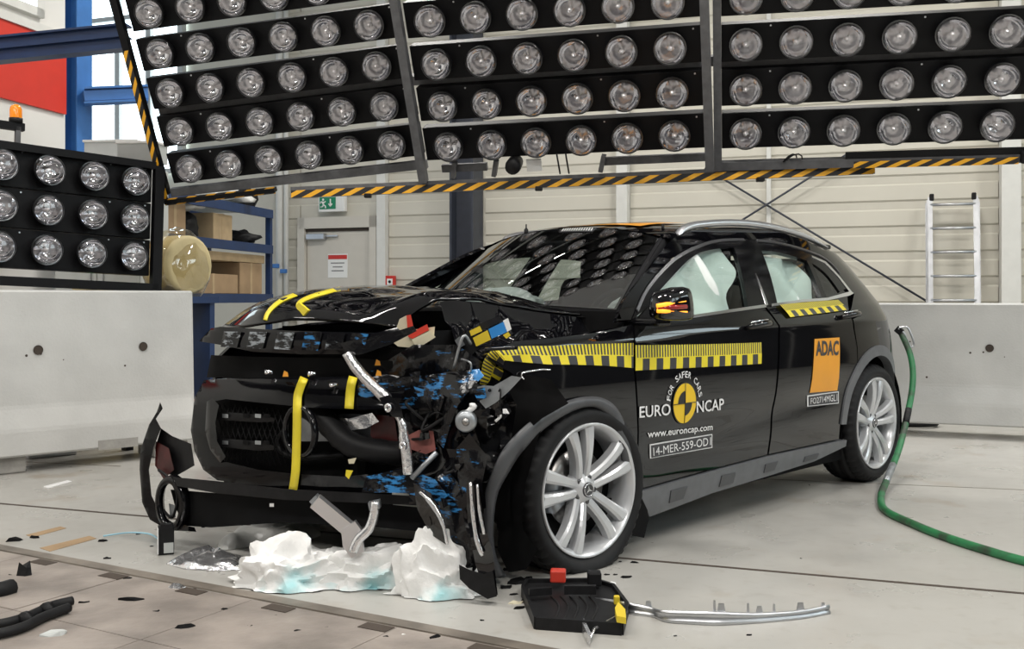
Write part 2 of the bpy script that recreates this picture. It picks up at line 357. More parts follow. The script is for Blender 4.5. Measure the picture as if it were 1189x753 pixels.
# left wall: office block, red band, window
LW = Vector((-4.52, 9.0, 0)); ld = Vector((math.sin(math.radians(14)), math.cos(math.radians(14)), 0)); ln = Vector((ld.y, -ld.x, 0))
LM = Matrix((ld, -ln, Vector((0, 0, 1)))).transposed(); LMr = (0, 0, math.atan2(ld.y, ld.x))
def lwbox(nm, m, s0, s1, z0, z1, dep, parent=None, off=0.):
    k = MB(); k.box(LW+ld*((s0+s1)/2)+ln*(off+dep/2)+Vector((0, 0, (z0+z1)/2)), (s1-s0, dep, z1-z0), LM); return k.build(nm, m, parent)
wl = struct(lwbox('wall_left', 'wall_white', -9, .95, 0, 7, .2, off=-.2))
lwbox('red_panel', 'red_paint', -3, .93, 2.83, 3.52, .03, wl)
struct(lwbox('trim_5', 'white_paint', -3, .93, 3.52, 3.60, .05))
wd_ = struct(lwbox('window_1', 'daylight', -1.2, .52, 3.72, 4.6, .02))
for s0, s1, z0, z1 in ((-1.2, .6, 3.66, 3.74), (.5, .6, 3.66, 4.7), (-.35, -.28, 3.7, 4.7)): lwbox('window_frame', 'white_paint', s0, s1, z0, z1, .05, wd_)
# far daylight windows behind the blue column
wx0, wx1 = wall_px(40), wall_px(215); wn = struct(wall_box('window_2', 'daylight', 40, 215, 3.0, 6.6, .03, off=.02))
n = 5
for i in range(n+1):
    x = wx0+(wx1-wx0)*i/n; mb = MB(); mb.box(hall(x, WY-.08, 4.8), (.09, .1, 3.7), Matrix.Rotation(HALL, 3, 'Z')); mb.build('mullion', 'box_grey', wn)
for z in (3.0, 4.2, 5.4): mb = MB(); mb.box(hall((wx0+wx1)/2, WY-.08, z), (wx1-wx0, .08, .07), Matrix.Rotation(HALL, 3, 'Z')); mb.build('transom', 'box_grey', wn)
# blue column and beams
bp = at(90, 200, 10.1); bp.z = 0
t = thing('blue_column', 'bright blue steel column at the end of the red wall', 'column', bp, math.radians(70))
mb = MB(); mb.box((0, .08, 2.6), (.20, .012, 5.2)).box((0, -.08, 2.6), (.20, .012, 5.2)); mb.build('flange', 'blue_steel', t); mb = MB(); mb.box((0, 0, 2.6), (.012, .15, 5.2)); mb.build('web', 'blue_steel', t)
a, b = at(98, 112, 10.0), at(172, 109, 10.2); mb = MB(); mb.bar(a, b, .10, .10).bar(a+Vector((0, 0, .07)), b+Vector((0, 0, .07)), .16, .02).bar(a-Vector((0, 0, .07)), b-Vector((0, 0, .07)), .16, .02)
tag(mb.build('cross_beam', 'blue_steel'), 'short blue steel beam joining the blue column toward the lamp rig', 'beam')
a, b = at(-150, 73, 7.75), at(149, 43, 7.6); mb = MB(); mb.bar(a, b, .12, .012).bar(a+Vector((0, 0, .085)), b+Vector((0, 0, .085)), .12, .016).bar(a-Vector((0, 0, .085)), b-Vector((0, 0, .085)), .12, .016).bar(a+Vector((0, -.02, 0)), b+Vector((0, -.02, 0)), .012, .17)
tag(mb.build('support_beam', 'blue_dark'), 'dark navy steel beam carrying the tilted lamp panel above the red wall', 'beam')
# boxes on top of the cabinet
CABZ = at(145, 190, 8.5).z
for (px0, px1, py0, py1, d, lab) in ((103, 166, 146, 176, 8.85, 'large pale grey carton lying on top by the bright windows'), (138, 185, 168, 190, 8.45, 'flat pale carton tucked against the striped rail')):
    p0, p1 = at(px0, py1, d), at(px1, py0, d); mb = MB(); mb.box((0, 0, (p1.z-p0.z)/2), (p1.x-p0.x, .36 if d > 8.6 else .22, p1.z-p0.z), None, .004)
    t = tag(mb.build('storage_carton', 'box_grey', loc=((p0.x+p1.x)/2, d+(.1 if d > 8.6 else .08), CABZ+.003), rot=(0, 0, -.1)), lab, 'box'); mb = MB(); mb.box((0, 0, p1.z-p0.z+.006), (p1.x-p0.x+.02, .38 if d > 8.6 else .24, .02), None, .003); mb.build('lid', 'sign_white', t)
# tall cabinet that carries the cartons (mostly hidden behind the side lamp panel)
cb = at(150, 190, 8.75); cb.z = CABZ; mb = MB(); mb.box((0, 0, cb.z/2), (.70, .68, cb.z), None, .01); o = tag(mb.build('storage_cabinet', 'box_grey', loc=(-3.36, 8.72, 0), rot=(0, 0, 0)), 'tall grey cabinet behind the standing lamp panel with pale cartons on top', 'cabinet')
for s in (-.25, .25): mb = MB(); mb.box((s*.68, -.345, cb.z/2), (.33, .02, cb.z-.1), None, .006); d = mb.build('door', 'box_grey', o); mb = MB(); mb.box((s*.68-.12*(1 if s > 0 else -1), -.365, 1.2), (.02, .02, .16), None, .004); mb.build('handle', 'aluminium', d)
# ------------------------------------------------------------------ concrete barriers
def barrier(name, label, a, b, h, thick, feet, holes, gap, notch):
    d = (b-a); L = d.length; rz = math.atan2(d.y, d.x)
    t = thing(name, label, 'barrier', (a.x, a.y, 0), rz)
    mb = MB(); prof = [(0, gap), (-.0, gap+.16), (.035, gap+.30), (.035, h), (.035+thick, h), (.07+thick, gap+.16), (.07+thick, gap)]
    n = len(prof); mb._add([Vector((x, y, z)) for x in (0, L) for y, z in prof], [tuple(range(n)), tuple(range(2*n-1, n-1, -1))]+[(i, i+n, (i+1) % n+n, (i+1) % n) for i in range(n)])
    es = [e for e in mb.bm.edges]; bmesh.ops.bevel(mb.bm, geom=es, offset=.012, segments=1, affect='EDGES')
    body = mb.build('barrier_body', 'concrete_white', t)
    for x in holes:
        mb = MB(); mb.lathe([(.03, -.006), (.026, .0), (.024, .004)], 14, (x, .033, h*.67), 'y'); mb.disc((x, .031, h*.67), .026, (0, -1, 0), 14); mb.build('lifting_hole', 'seam_dark', body)
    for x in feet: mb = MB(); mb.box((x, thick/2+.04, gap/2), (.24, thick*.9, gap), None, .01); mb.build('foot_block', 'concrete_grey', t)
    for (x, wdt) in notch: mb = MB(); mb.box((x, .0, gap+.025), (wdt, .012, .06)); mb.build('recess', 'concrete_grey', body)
    rng = random.Random(3)
    for i in range(10):
        x, z = rng.uniform(.2, L-.2), rng.uniform(gap+.35, h-.3); mb = MB(); mb.disc((x, .0335, z), rng.uniform(.004, .009), (0, -1, 0), 7); mb.build('air_hole', 'seam_dark', body)
    return t
pa = gnd(-190, 574); pb = gnd(227, 527.6); dd = (pb-pa).normalized()
barrier('concrete_barrier', 'white concrete barrier with two lifting holes under the standing lamp panel', pa, pb, 1.125, .30, (.89, 1.95), (1.07, 1.74, .4), .105, [(1.56, .26)])
pc, pd_ = gnd(960, 501.0), gnd(1330, 519)
barrier('concrete_barrier', 'off-white concrete barrier in front of the ladder', pc, pd_, 1.035, .30, (.15, 1.62, 2.3), (1.19, 2.2), .10, [])
p = gnd(1046, 494.5); mb = MB(); mb.tube(smooth_path([p+Vector((.30*math.cos(a), .16*math.sin(a), .03)) for a in [k*PI/5 for k in range(11)]], 4), .022, 8)
tag(mb.build('hose_coil', 'black_plastic'), 'coil of black hose on the floor at the foot of the off-white barrier', 'hose')
mb = MB(); mb.bar(gnd(215, 530)+Vector((.0, .25, .28)), gnd(219, 526)+Vector((.02, .25, .28)), .06, .16); 
o = tag(mb.build('tail_reflector', 'sign_red', rot=(0, 0, 0)), 'small red box behind the broken bumper corner at the barrier end', 'box')

# ------------------------------------------------------------------ lamp panels
def lamp_meshes():
    mb = MB(); mb.lathe([(.101, -.008), (.101, .012), (.094, .014), (.092, .004)], 24, axis='y'); mb.recalc = True
    rim = mb.mesh('lamp', 'lamp_rim')
    mb = MB(); mb.lathe([(.092, .004), (.090, .012), (.084, .030), (.074, .048), (.060, .064), (.042, .076), (.022, .084), (.002, .086)], 24, axis='y'); refl = mb.mesh('reflector', 'reflector')
    mb = MB(); mb.lathe([(.001, -.006), (.013, .0), (.017, .014), (.016, .05), (.010, .085)], 10, axis='y'); bulb = mb.mesh('bulb', 'bulb')
    mb = MB(); mb.lathe([(.093, .002), (.07, -.006), (.04, -.011), (.001, -.013)], 20, axis='y'); lens = mb.mesh('lens', 'lamp_glass')
    return rim, refl, bulb, lens
RIM, REFL, BULB, LENS = lamp_meshes()
SCREW = MB().lathe([(.006, -.003), (.006, 0)], 8, axis='y').disc((0, -.003, 0), .006, (0, -1, 0), 8).mesh('screw', 'aluminium')
def rotm(rx, ry, rz): return Matrix.Rotation(rz, 3, 'Z') @ Matrix.Rotation(ry, 3, 'Y') @ Matrix.Rotation(rx, 3, 'X')
def lamp_panel(label, o, deg, sv, cols, rows, barh, ends=(.19, .19), c0=0):
    M = rotm(*[math.radians(a) for a in deg]); t = thing('lamp_panel', label, 'lamp panel', o, rot=M.to_euler())
    su = .30; W0, W1 = -ends[0], su*(cols-1)+ends[1]
    mb = MB(); mb.box(((W0+W1)/2, .055, 0), (W1-W0, .10, barh), None, .004); bar = mb.mesh('lamp_bar', 'rig_black')
    # bars are hollow channels: the lamp bowls sit in front of the front sheet
    for j in range(rows):
        b = linked('lamp_bar', bar, t, (0, .085, j*sv))
        for i in (0, cols//2, cols-1):
            linked('screw', SCREW, b, (min(i*su+.15, W1-.05), .0, barh*.42))
        for i in range(c0, cols):
            l = linked('lamp', RIM, t, (i*su, .0, j*sv)); l.rotation_euler = (random.uniform(-.05, .05), random.uniform(0, 6), random.uniform(-.05, .05))
            linked('reflector', REFL, l); linked('bulb', BULB, l); linked('lens', LENS, l)
            hb = linked('lamp_socket', SOCK, l)
    return t, M
mb = MB(); mb.lathe([(.101, .006), (.096, .05), (.05, .09)], 24, axis='y'); SOCK = mb.mesh('lamp_socket', 'rig_black')
def strip_uv(mb, p, q, wv, rep):       # hazard tape ribbon with thickness
    p, q, wv = Vector(p), Vector(q), Vector(wv); L = (q-p).length/rep; n = (q-p).cross(wv).normalized()*.006
    mb._add([p, q, q+wv, p+wv], [(0, 1, 2, 3)], False, [(0, 0), (L, 0), (L, 1), (0, 1)])
RA = 9; RB = 9
tA, MA = lamp_panel('tilted lamp panel with a hazard striped side edge, above the shelving', (-2.314, 7.408, 1.998), (22, -5, -9.33), .273, 6, RA, .222)
tB, MBm = lamp_panel('tilted lamp panel over the windscreen, between two grey frame rails', (-.428, 6.918, 2.082), (26.5, -.79, -13.3), .278, 6, RB, .228)
tC, MC = lamp_panel('tilted lamp panel over the rear of the car, next to the ladder', (1.495, 6.615, 2.122), (24.6, -.09, -11.95), .283, 7, RB, .232, (.15, .2))
def tb(parent, nm, m, a, b, wd, ht): mb = MB(); mb.bar(a, b, wd, ht, (0, 1, 0)); return mb.build(nm, m, parent)
top = 2.6
# panel A frame
tb(tA, 'frame_rail', 'rig_black', (-.235, .03, -.17), (-.235, .03, top), .05, .05)
mb = MB(); mb.recalc = False; strip_uv(mb, (-.262, -.0, -.20), (-.262, -.0, .87), (.045, 0, 0), .115); mb.build('hazard_tape', 'hazard', tA)
tb(tA, 'bottom_beam', 'rig_steel', (-.2, .05, -.165), (1.72, .05, -.165), .06, .05)
mb = MB(); mb.recalc = False; strip_uv(mb, (-.25, -.005, -.245), (.60, -.005, -.245), (0, 0, .05), .15); mb.build('hazard_tape', 'hazard', tA)
tb(tA, 'edge_board', 'rig_black', (-.25, .012, -.22), (.60, .012, -.22), .03, .052)
for z in (.41, 1.25, 2.1): tb(tA, 'rear_beam', 'rig_steel', (-.2, .2, z), (1.7, .2, z), .06, .06)
# panel B frame
for nm, x in (('frame_rail', -.215), ('frame_rail', 1.715)): tb(tB, nm, 'rig_steel', (x, .02, -.24), (x, .02, top), .055, .06)
tb(tB, 'bottom_beam', 'rig_steel', (-.10, .12, -.185), (.22, .12, -.185), .05, .035); tb(tB, 'bottom_beam', 'rig_steel', (1.02, .12, -.185), (1.7, .12, -.185), .05, .035)
for x in (-.02, .27, 1.0): tb(tB, 'bracket', 'rig_steel', (x, .08, -.24), (x+.03, .08, -.13), .03, .05)
for z in (.42, 1.25, 2.1): tb(tB, 'rear_beam', 'rig_steel', (-.3, .2, z), (1.8, .2, z), .06, .06)
mb = MB(); mb.lathe([(.001, -.04), (.05, -.04), (.055, .0), (.05, .09), (.001, .09)], 14, (.42, .05, -.165), 'y'); mb.build('camera_body', 'black_plastic', tB)
mb = MB(); mb.box((.56, .06, -.17), (.10, .02, .08)); mb.build('label_plate', 'sign_white', tB)
for x in (.72, .78): mb = MB(); mb.tube([(x, .06, -.10), (x+.01, .06, -.24)], .006, 6); mb.build('cable_drop', 'black_plastic', tB)
# panel C frame
tb(tC, 'frame_rail', 'rig_steel', (-.175, .02, -.24), (-.175, .02, top), .05, .05)
tb(tC, 'bottom_beam', 'rig_steel', (-.19, .04, -.215), (2.1, .04, -.215), .055, .06)
tb(tC, 'bottom_beam', 'rig_black', (.62, .02, -.165), (2.1, .02, -.165), .04, .02)
mb = MB(); mb.recalc = False; strip_uv(mb, (.67, -.012, -.242), (1.64, -.012, -.242), (0, 0, .045), .125); mb.build('hazard_tape', 'hazard', tC)
mb = MB(); mb.box((1.72, -.005, -.20), (.14, .05, .075), None, .01); mb.build('end_cap', 'black_plastic', tC)
mb = MB(); mb.tube([(.27+.05*math.cos(k*.6)+.02*k/6, .0, -.165+.026*math.sin(k*.9)) for k in range(12)], .005, 6); mb.build('cable_loop', 'black_plastic', tC)
for z in (.42, 1.25, 2.1): tb(tC, 'rear_beam', 'rig_steel', (-.2, .2, z), (2.1, .2, z), .06, .06)
mb = MB(); mb.tube(smooth_path([(-.24+.025*math.sin(k*1.7), .06, -.05+k*.12) for k in range(18)], 4), .005, 6); mb.build('red_cable', 'sign_red', tC)
# long hazard beam under the panels
pa_, pb_ = at(338, 225, 7.28), at(1016, 196.5, 6.60)
t = thing('hazard_beam', 'long yellow and black striped bumper beam under the lamp panels', 'beam', pa_)
v = pb_-pa_; mb = MB(); mb.bar((0, .03, .012), v+Vector((0, .03, .012)), .05, .075); mb.build('beam', 'rig_steel', t)
mb = MB(); mb.recalc = False; q = v.normalized(); strip_uv(mb, (0, .0, -.028), v+Vector((0, .0, -.028)), (0, -.0, .052), .145); mb.build('hazard_tape', 'hazard', t)
for px in (435, 642, 893): 
    s = (px-338)/(1016-338); mb = MB(); mb.box(v*s+Vector((0, .0, -.035)), (.05, .05, .03), None, .006); mb.build('clamp', 'black_plastic', t)
# side lamp panel D on the left barrier
tD, MD = lamp_panel('upright lamp panel standing behind the white barrier, topped by the amber beacon', (-3.268, 6.594, 1.404), (-.85, 2.17, 46.42), .264, 4, 3, .256, (1.0, .16), -2)
mb = MB(); mb.bar((-1.0, .05, .66), (1.06, .05, .66), .05, .045, (0, 1, 0)); mb.build('top_rail', 'rig_black', tD)
mb = MB(); mb.bar((1.09, .05, -.30), (1.09, .05, .66), .07, .05, (0, 1, 0)); mb.build('frame_rail', 'rig_black', tD)
mb = MB(); mb.bar((-1.0, .05, -.215), (1.1, .05, -.215), .06, .05, (0, 1, 0)); mb.build('bottom_rail', 'rig_black', tD)
for x in (-.6, .95): mb = MB(); mb.bar((x, .12, -1.39), (x, .12, -.2), .06, .06, (0, 1, 0)); mb.build('stand_leg', 'rig_black', tD)
mb = MB(); mb.bar((-1.0, .10, .79), (.16, .10, .80), .05, .05, (0, 1, 0)); mb.build('beacon_rail', 'rig_black', tD)
for x in (.12, -.5): mb = MB(); mb.bar((x, .09, .65), (x, .09, .80), .03, .03, (0, 1, 0)); mb.build('post', 'rig_steel', tD)
t = thing('warning_beacon', 'amber warning beacon on top of the standing lamp panel', 'beacon', tD.matrix_basis @ Vector((.27, .10, .825)) if False else parent_matrix(tD) @ Vector((.11, .10, .826)))
mb = MB(); mb.lathe([(.001, 0), (.042, 0), (.042, .03), (.001, .03)], 16); mb.build('base', 'black_plastic', t)
mb = MB(); mb.lathe([(.038, .03), (.038, .085), (.030, .108), (.012, .12), (.001, .122)], 16); mb.build('dome', 'amber', t)
# equipment glimpsed under the side panel
ep = gnd(40, 553)+Vector((-.1, 1.0, 0))
for i, (px, w_, m, lab) in enumerate(((45, .32, 'aluminium', 'silver control box just showing over the barrier under the standing lamp panel'), (118, .4, 'foam_yellow', 'cream control box with a green lamp behind the barrier under the lamp panel'))):
    p = at(px, 336, 7.5 if i else 7.0); zz = CAMH+.05+.04*i; mb = MB(); mb.box((0, 0, zz/2), (w_, .3, zz), None, .01); t = tag(mb.build('control_box', m, loc=(p.x, p.y+.1, 0), rot=(0, 0, .75)), lab, 'box')
    if i: mb = MB(); mb.lathe([(.012, 0), (.012, .015), (.001, .02)], 8, (-.14, -.05, zz)); mb.build('indicator_lamp', 'green_led', t)

# ------------------------------------------------------------------ shelving along the left
SA = math.radians(79); sd = Vector((math.cos(SA), math.sin(SA), 0)); s0 = Vector((-3.21, 9.4, 0))+sd*.02; SL = 2.35
t = thing('storage_rack', 'blue steel rack loaded with cardboard and wrapped goods', 'rack', s0, SA)
DEP = .75                                   # local +Y is to the left, away from the aisle
for x in (0, SL):
    for y in (0, DEP): mb = MB(); mb.box((x, y, 1.03), (.06, .06, 2.06)); mb.build('upright', 'blue_dark', t)
for z in (.25, 1.07, 1.62, 2.02):
    for y in (0, DEP): mb = MB(); mb.box((SL/2, y-.035*(1 if y == 0 else -1), z), (SL, .035, .095)); mb.build('shelf_beam', 'blue_dark', t)
    mb = MB(); mb.box((SL/2, DEP/2, z+.035), (SL-.05, DEP-.02, .025)); mb.build('shelf_deck', 'box_grey', t)
def onrack(nm, lab, cat, m, x0, x1, z, h, y0=.03, y1=.55, rz=0.):
    p = s0+sd*((x0+x1)/2-.72); q = Vector((-sd.y, sd.x, 0)); loc = p+q*((y0+y1)/2)+Vector((0, 0, z)); mb = MB(); mb.box((0, 0, h/2), (x1-x0, y1-y0, h), None, .006)
    o = tag(mb.build(nm, m, loc=loc, rot=(0, 0, SA+rz)), lab, cat)
    if nm == 'cardboard_box':
        mb = MB(); mb.box((0, 0, h/2), (.05, y1-y0+.004, h+.004)); mb.build('packing_tape', 'cardboard_pale', o)
    return o
zz1, zz2, zz3 = 1.07+.05, 1.62+.05, 2.02+.05
onrack('cardboard_box', 'brown carton with a taped flap at the aisle end of the middle shelf', 'box', 'cardboard', .84, 1.24, zz2, .30)
onrack('cardboard_box', 'narrow brown carton behind the film covered dark part on the middle shelf', 'box', 'cardboard_pale', 1.80, 2.22, zz2, .27)
onrack('cardboard_box', 'brown carton on the lower shelf under the long flat pack', 'box', 'cardboard', 1.25, 2.35, zz1, .20)
onrack('flat_pack', 'long flat cardboard pack sticking out over the lower shelf cartons', 'box', 'cardboard_pale', 1.2, 3.02, zz1+.34, .09, .03, .5)
onrack('cardboard_box', 'squat carton at the pipe end of the lower shelf', 'box', 'cardboard', 2.40, 2.95, zz1, .335)
def lump(nm, lab, cat, m, x, y, z, r, seed=0, amp=.35, parent=None, sz=(1, 1, 1)):
    p = s0+sd*(x-.72)+Vector((-sd.y, sd.x, 0))*y+Vector((0, 0, z)); mb = MB(); bmesh.ops.create_icosphere(mb.bm, subdivisions=3, radius=1)
    for v in mb.bm.verts:
        k = 1+amp*noise.noise(v.co*1.7+Vector((seed, 0, 0))); v.co = Vector((v.co.x*r*sz[0]*k, v.co.y*r*sz[1]*k, max(v.co.z*k, -.75)*r*sz[2]+r*sz[2]*.75))
    for f in mb.bm.faces: f.smooth = True
    return tag(mb.build(nm, m, loc=p), lab, cat)
lump('wrapped_part', 'black car part under clear film between the middle shelf cartons', 'parts', 'black_plastic', 1.5, .2, zz2, .15, 3, .5, sz=(1, 1, .9))
lump('plastic_film', 'crumpled clear film draped over the black part', 'film', 'clear_wrap', 1.52, .22, zz2+.262, .17, 5, .7, sz=(1, 1, .55))
lump('black_bracket', 'black bracket lying at the pipe end of the middle shelf', 'parts', 'black_plastic', 2.62, .15, zz2, .10, 8, .8, sz=(1.9, 1, .8))
lump('plastic_film', 'bundle of clear film on the top shelf', 'film', 'clear_wrap', 2.25, .25, zz3+.02, .16, 9, .7, sz=(2.2, 1.2, .6))
lump('black_bag', 'black bag at the pipe end of the top shelf', 'bag', 'black_plastic', 2.90, .2, zz3, .13, 11, .5, sz=(.9, .9, 1.1))
lump('plastic_bag', 'pale plastic bag at the aisle end of the lower shelf', 'bag', 'clear_wrap', .80, .1, zz1, .14, 12, .5, sz=(.6, .6, .9))
# big roll in film in front of the rack
p = at(205, 310, 8.1); p.z = 0; t = thing('wrapped_roll', 'big cream roll in clear film standing before the rack', 'roll', p, math.radians(60))
mb = MB(); mb.lathe([(.001, -.16), (.20, -.16), (.23, -.14), (.235, 0), (.23, .14), (.20, .16), (.001, .16)], 28, (0, 0, 1.33), 'y'); mb.build('roll', 'foam_yellow', t)
mb = MB(); bmesh.ops.create_icosphere(mb.bm, subdivisions=4, radius=1)
for v in mb.bm.verts: 
    k = 1+.10*noise.noise(v.co*3.1); v.co = Vector((v.co.x*.29*k, v.co.y*.20*k, v.co.z*.31*k+1.31))
for f in mb.bm.faces: f.smooth = True
glass_mat('film_clear', (.93, .90, .82), .10); mb.build('film', 'film_clear', t)
mb = MB(); mb.box((0, 0, 1.06), (.5, .4, .05)).box((-.2, 0, .52), (.05, .36, 1.04)).box((.2, 0, .52), (.05, .36, 1.04)); mb.build('stand', 'blue_dark', t)
# ================================================================== THE CAR
mat('paint', (.0025, .0025, .0035), .035, spec=.75)
mat('trim_grey', (.13, .135, .145), .38, var=.08, vscale=20)
mat('arch_grey', (.07, .072, .078), .42, var=.08, vscale=20)
mat('gloss_black', (.004, .004, .005), .12, spec=.4)
mat('matt_black', (.005, .005, .0055), .7, var=.2, vscale=15, spec=.12)
mat('rubber', (.009, .009, .010), .6, var=.15, vscale=30, spec=.3)
mat('chrome', (.85, .85, .88), .12, 1.)
mat('satin_dark', (.20, .20, .21), .3, .8)
mat('satin', (.80, .80, .82), .32, .9)
mat('alloy', (.66, .67, .69), .28, .45, coat=.3)
mat('alloy_dark', (.12, .12, .125), .4, .8)
mat('disc_steel', (.35, .34, .33), .35, 1.)
mat('airbag', (.80, .84, .82), .75, var=.05, vscale=4, bump=.25, bscale=9)
mat('interior', (.012, .012, .014), .7, var=.15, spec=.2)
mat('bumper_black', (.003, .003, .004), .10, spec=.22)
mat('tape_yellow', (.78, .64, .03), .45, var=.05)
mat('foam_cream', (.62, .57, .42), .6, var=.06)
mat('plastic_red', (.60, .05, .03), .4)
mat('dusty_red', (.24, .08, .07), .55, var=.3, vscale=15)
mat('dark_red', (.055, .008, .008), .4, var=.3, vscale=15)
mat('blue_block', (.03, .24, .62), .35)
mat('yellow_block', (.70, .52, .03), .4)
mat('sticker_orange', (.85, .36, .03), .4, var=.05, vscale=5)
mat('sticker_dark', (.05, .05, .055), .4)
mat('print_white', (.82, .82, .82), .4)
mat('print_black', (.02, .02, .02), .4)
mat('print_yellow', (.85, .56, .02), .35)
mat('amber_lit', (.9, .30, .02), .3, emit=1.4)
mat('steel_raw', (.36, .38, .40), .4, .8, var=.15, vscale=14)
mat('bright_metal', (.86, .86, .88), .2, .9, bump=.3, bscale=30)
mat('lamp_red', (.30, .01, .01), .15)
mat('hose_green', (.025, .19, .07), .5, vscale=9, col2=(.035, .055, .035), lo=.45, hi=.62)
glass_mat('windscreen', (.86, .92, .90), .30); glass_mat('side_glass', (.80, .88, .85), .05); glass_mat('dark_glass', (.22, .24, .24), .06)
def scraped(name, cover, tint=(.04, .22, .52)):
    m = mat(name, (.004, .004, .005), .16, bump=.35, bscale=14, spec=.4); N, L, b = nodes_of(m)
    tc = N.new('ShaderNodeTexCoord'); mp = N.new('ShaderNodeMapping'); mp.inputs['Scale'].default_value = (9, 9, 34); mp.inputs['Rotation'].default_value = (.25, .3, 0); L.new(tc.outputs['Object'], mp.inputs[0])
    n = N.new('ShaderNodeTexNoise'); n.inputs['Scale'].default_value = 1.3; n.inputs['Detail'].default_value = 7; n.inputs['Roughness'].default_value = .7; L.new(mp.outputs[0], n.inputs['Vector'])
    n2 = N.new('ShaderNodeTexNoise'); n2.inputs['Scale'].default_value = 5; n2.inputs['Detail'].default_value = 2; L.new(tc.outputs['Object'], n2.inputs['Vector'])
    a = N.new('ShaderNodeMath'); a.operation = 'ADD'; L.new(n.outputs['Fac'], a.inputs[0]); L.new(n2.outputs['Fac'], a.inputs[1])
    r = N.new('ShaderNodeValToRGB'); e = r.color_ramp.elements; e[0].position = cover; e[0].color = (0, 0, 0, 1); e[1].position = cover+.035; e[1].color = (1, 1, 1, 1)
    h = N.new('ShaderNodeMath'); h.operation = 'MULTIPLY'; h.inputs[1].default_value = .5; L.new(a.outputs[0], h.inputs[0]); L.new(h.outputs[0], r.inputs[0])
    mx = N.new('ShaderNodeMix'); mx.data_type = 'RGBA'; mx.inputs['A'].default_value = (.005, .005, .006, 1); mx.inputs['B'].default_value = (*tint, 1)
    L.new(r.outputs[0], mx.inputs['Factor']); L.new(mx.outputs['Result'], b.inputs['Base Color'])
scraped('scraped_blue', .515); scraped('scraped_light', .575); scraped('scraped_silver', .51, (.30, .33, .36))
def ruler_mat():
    m = mat('ruler_tape', (.8, .66, .03), .4); N, L, b = nodes_of(m)
    tc = N.new('ShaderNodeTexCoord'); sx = N.new('ShaderNodeSeparateXYZ'); L.new(tc.outputs['UV'], sx.inputs[0])
    def mth(op, a, v=None, b2=None):
        q = N.new('ShaderNodeMath'); q.operation = op; L.new(a, q.inputs[0])
        if v is not None: q.inputs[1].default_value = v
        if b2 is not None: L.new(b2, q.inputs[1])
        return q.outputs[0]
    tick = mth('GREATER_THAN', mth('FRACT', mth('MULTIPLY', sx.outputs[0], 50.)), .52)
    blk = mth('GREATER_THAN', mth('FRACT', mth('MULTIPLY', sx.outputs[0], 10.)), .5)
    top = mth('GREATER_THAN', sx.outputs[1], .50)
    bot = mth('LESS_THAN', sx.outputs[1], .46)
    f = mth('ADD', mth('MULTIPLY', tick, b2=top), b2=mth('MULTIPLY', blk, b2=bot))
    mx = N.new('ShaderNodeMix'); mx.data_type = 'RGBA'; mx.inputs['A'].default_value = (.80, .66, .03, 1); mx.inputs['B'].default_value = (.045, .045, .05, 1)
    L.new(f, mx.inputs['Factor']); L.new(mx.outputs['Result'], b.inputs['Base Color'])
ruler_mat()

# ---- car frame: local x runs to the rear, local y to the car's right (far) side
YAW = math.radians(46.75); AX = Vector((math.cos(YAW), math.sin(YAW), 0)); BX = Vector((-math.sin(YAW), math.cos(YAW), 0))
CO = Vector((.3075, 4.124, 0))+BX*.89
car = thing('car', 'black crashed hatchback with crumpled front, test stickers and silver wheels', 'car', CO, YAW)
def W2L(w_): d = w_-CO; return Vector((d.dot(AX), d.dot(BX), d.z))
CAML = W2L(Vector((0, 0, CAMH)))
def rayl(px, py): r = Vector(((px-CX)/F, 1, (HY-py)/F)); return Vector((r.dot(AX), r.dot(BX), r.z))
def on_y(px, py, y): r = rayl(px, py); return CAML+r*((y-CAML.y)/r.y)
def on_x(px, py, x): r = rayl(px, py); return CAML+r*((x-CAML.x)/r.x)
def interp(x, tab):
    if x <= tab[0][0]: return tab[0][1]
    for i in range(len(tab)-1):
        x0, y0 = tab[i]; x1, y1 = tab[i+1]
        if x <= x1:
            h = x1-x0; t = (x-x0)/h
            m0 = (y1-tab[i-1][1])/(x1-tab[i-1][0]) if i > 0 else (y1-y0)/h
            m1 = (tab[i+2][1]-y0)/(tab[i+2][0]-x0) if i+2 < len(tab) else (y1-y0)/h
            return (2*t**3-3*t*t+1)*y0+(t**3-2*t*t+t)*h*m0+(-2*t**3+3*t*t)*y1+(t**3-t*t)*h*m1
    return tab[-1][1]
WT = [(.10, .83), (.16, .855), (.25, .877), (.36, .888), (.50, .897), (.64, .902), (.76, .902), (.84, .897), (.90, .887), (.95, .872), (.985, .853), (1.05, .825), (1.15, .778), (1.25, .722), (1.33, .667), (1.39, .615), (1.43, .57), (1.47, .50)]
XR = [(.15, 3.36), (.35, 3.42), (.55, 3.45), (.75, 3.42), (.90, 3.36), (1.05, 3.24), (1.2, 3.06), (1.3, 2.93), (1.4, 2.78), (1.5, 2.6)]
def half(x, z):
    belt = .975+.040*(x-.3)
    k = max(0., min(1., (z-.7)/.25)); wdt = interp(z-(belt-.985)*k, WT)
    # hip over the rear wheel and a soft crease rising through the doors
    wdt += .012*math.exp(-((x-2.66)/.45)**2)*math.exp(-((z-.72)/.22)**2)
    cz = .40+.085*(x-.3); wdt -= .010*math.exp(-((z-cz)/.07)**2)*max(0, min(1, (x-.2)/.3))*max(0, min(1, (2.4-x)/.3))
    cz2 = .905+.02*(x-.3); wdt += .006*math.exp(-((z-cz2)/.025)**2)
    x0 = 2.05
    if x > x0:
        s = min(.999, (x-x0)/(interp(z, XR)-x0)); wdt *= (1-s**5.2)**.42
    if x < .2: wdt -= .05*((.2-x)/.9)**2
    return wdt
def S(x, z, off=0.): return Vector((x, -half(x, z)-off, z))
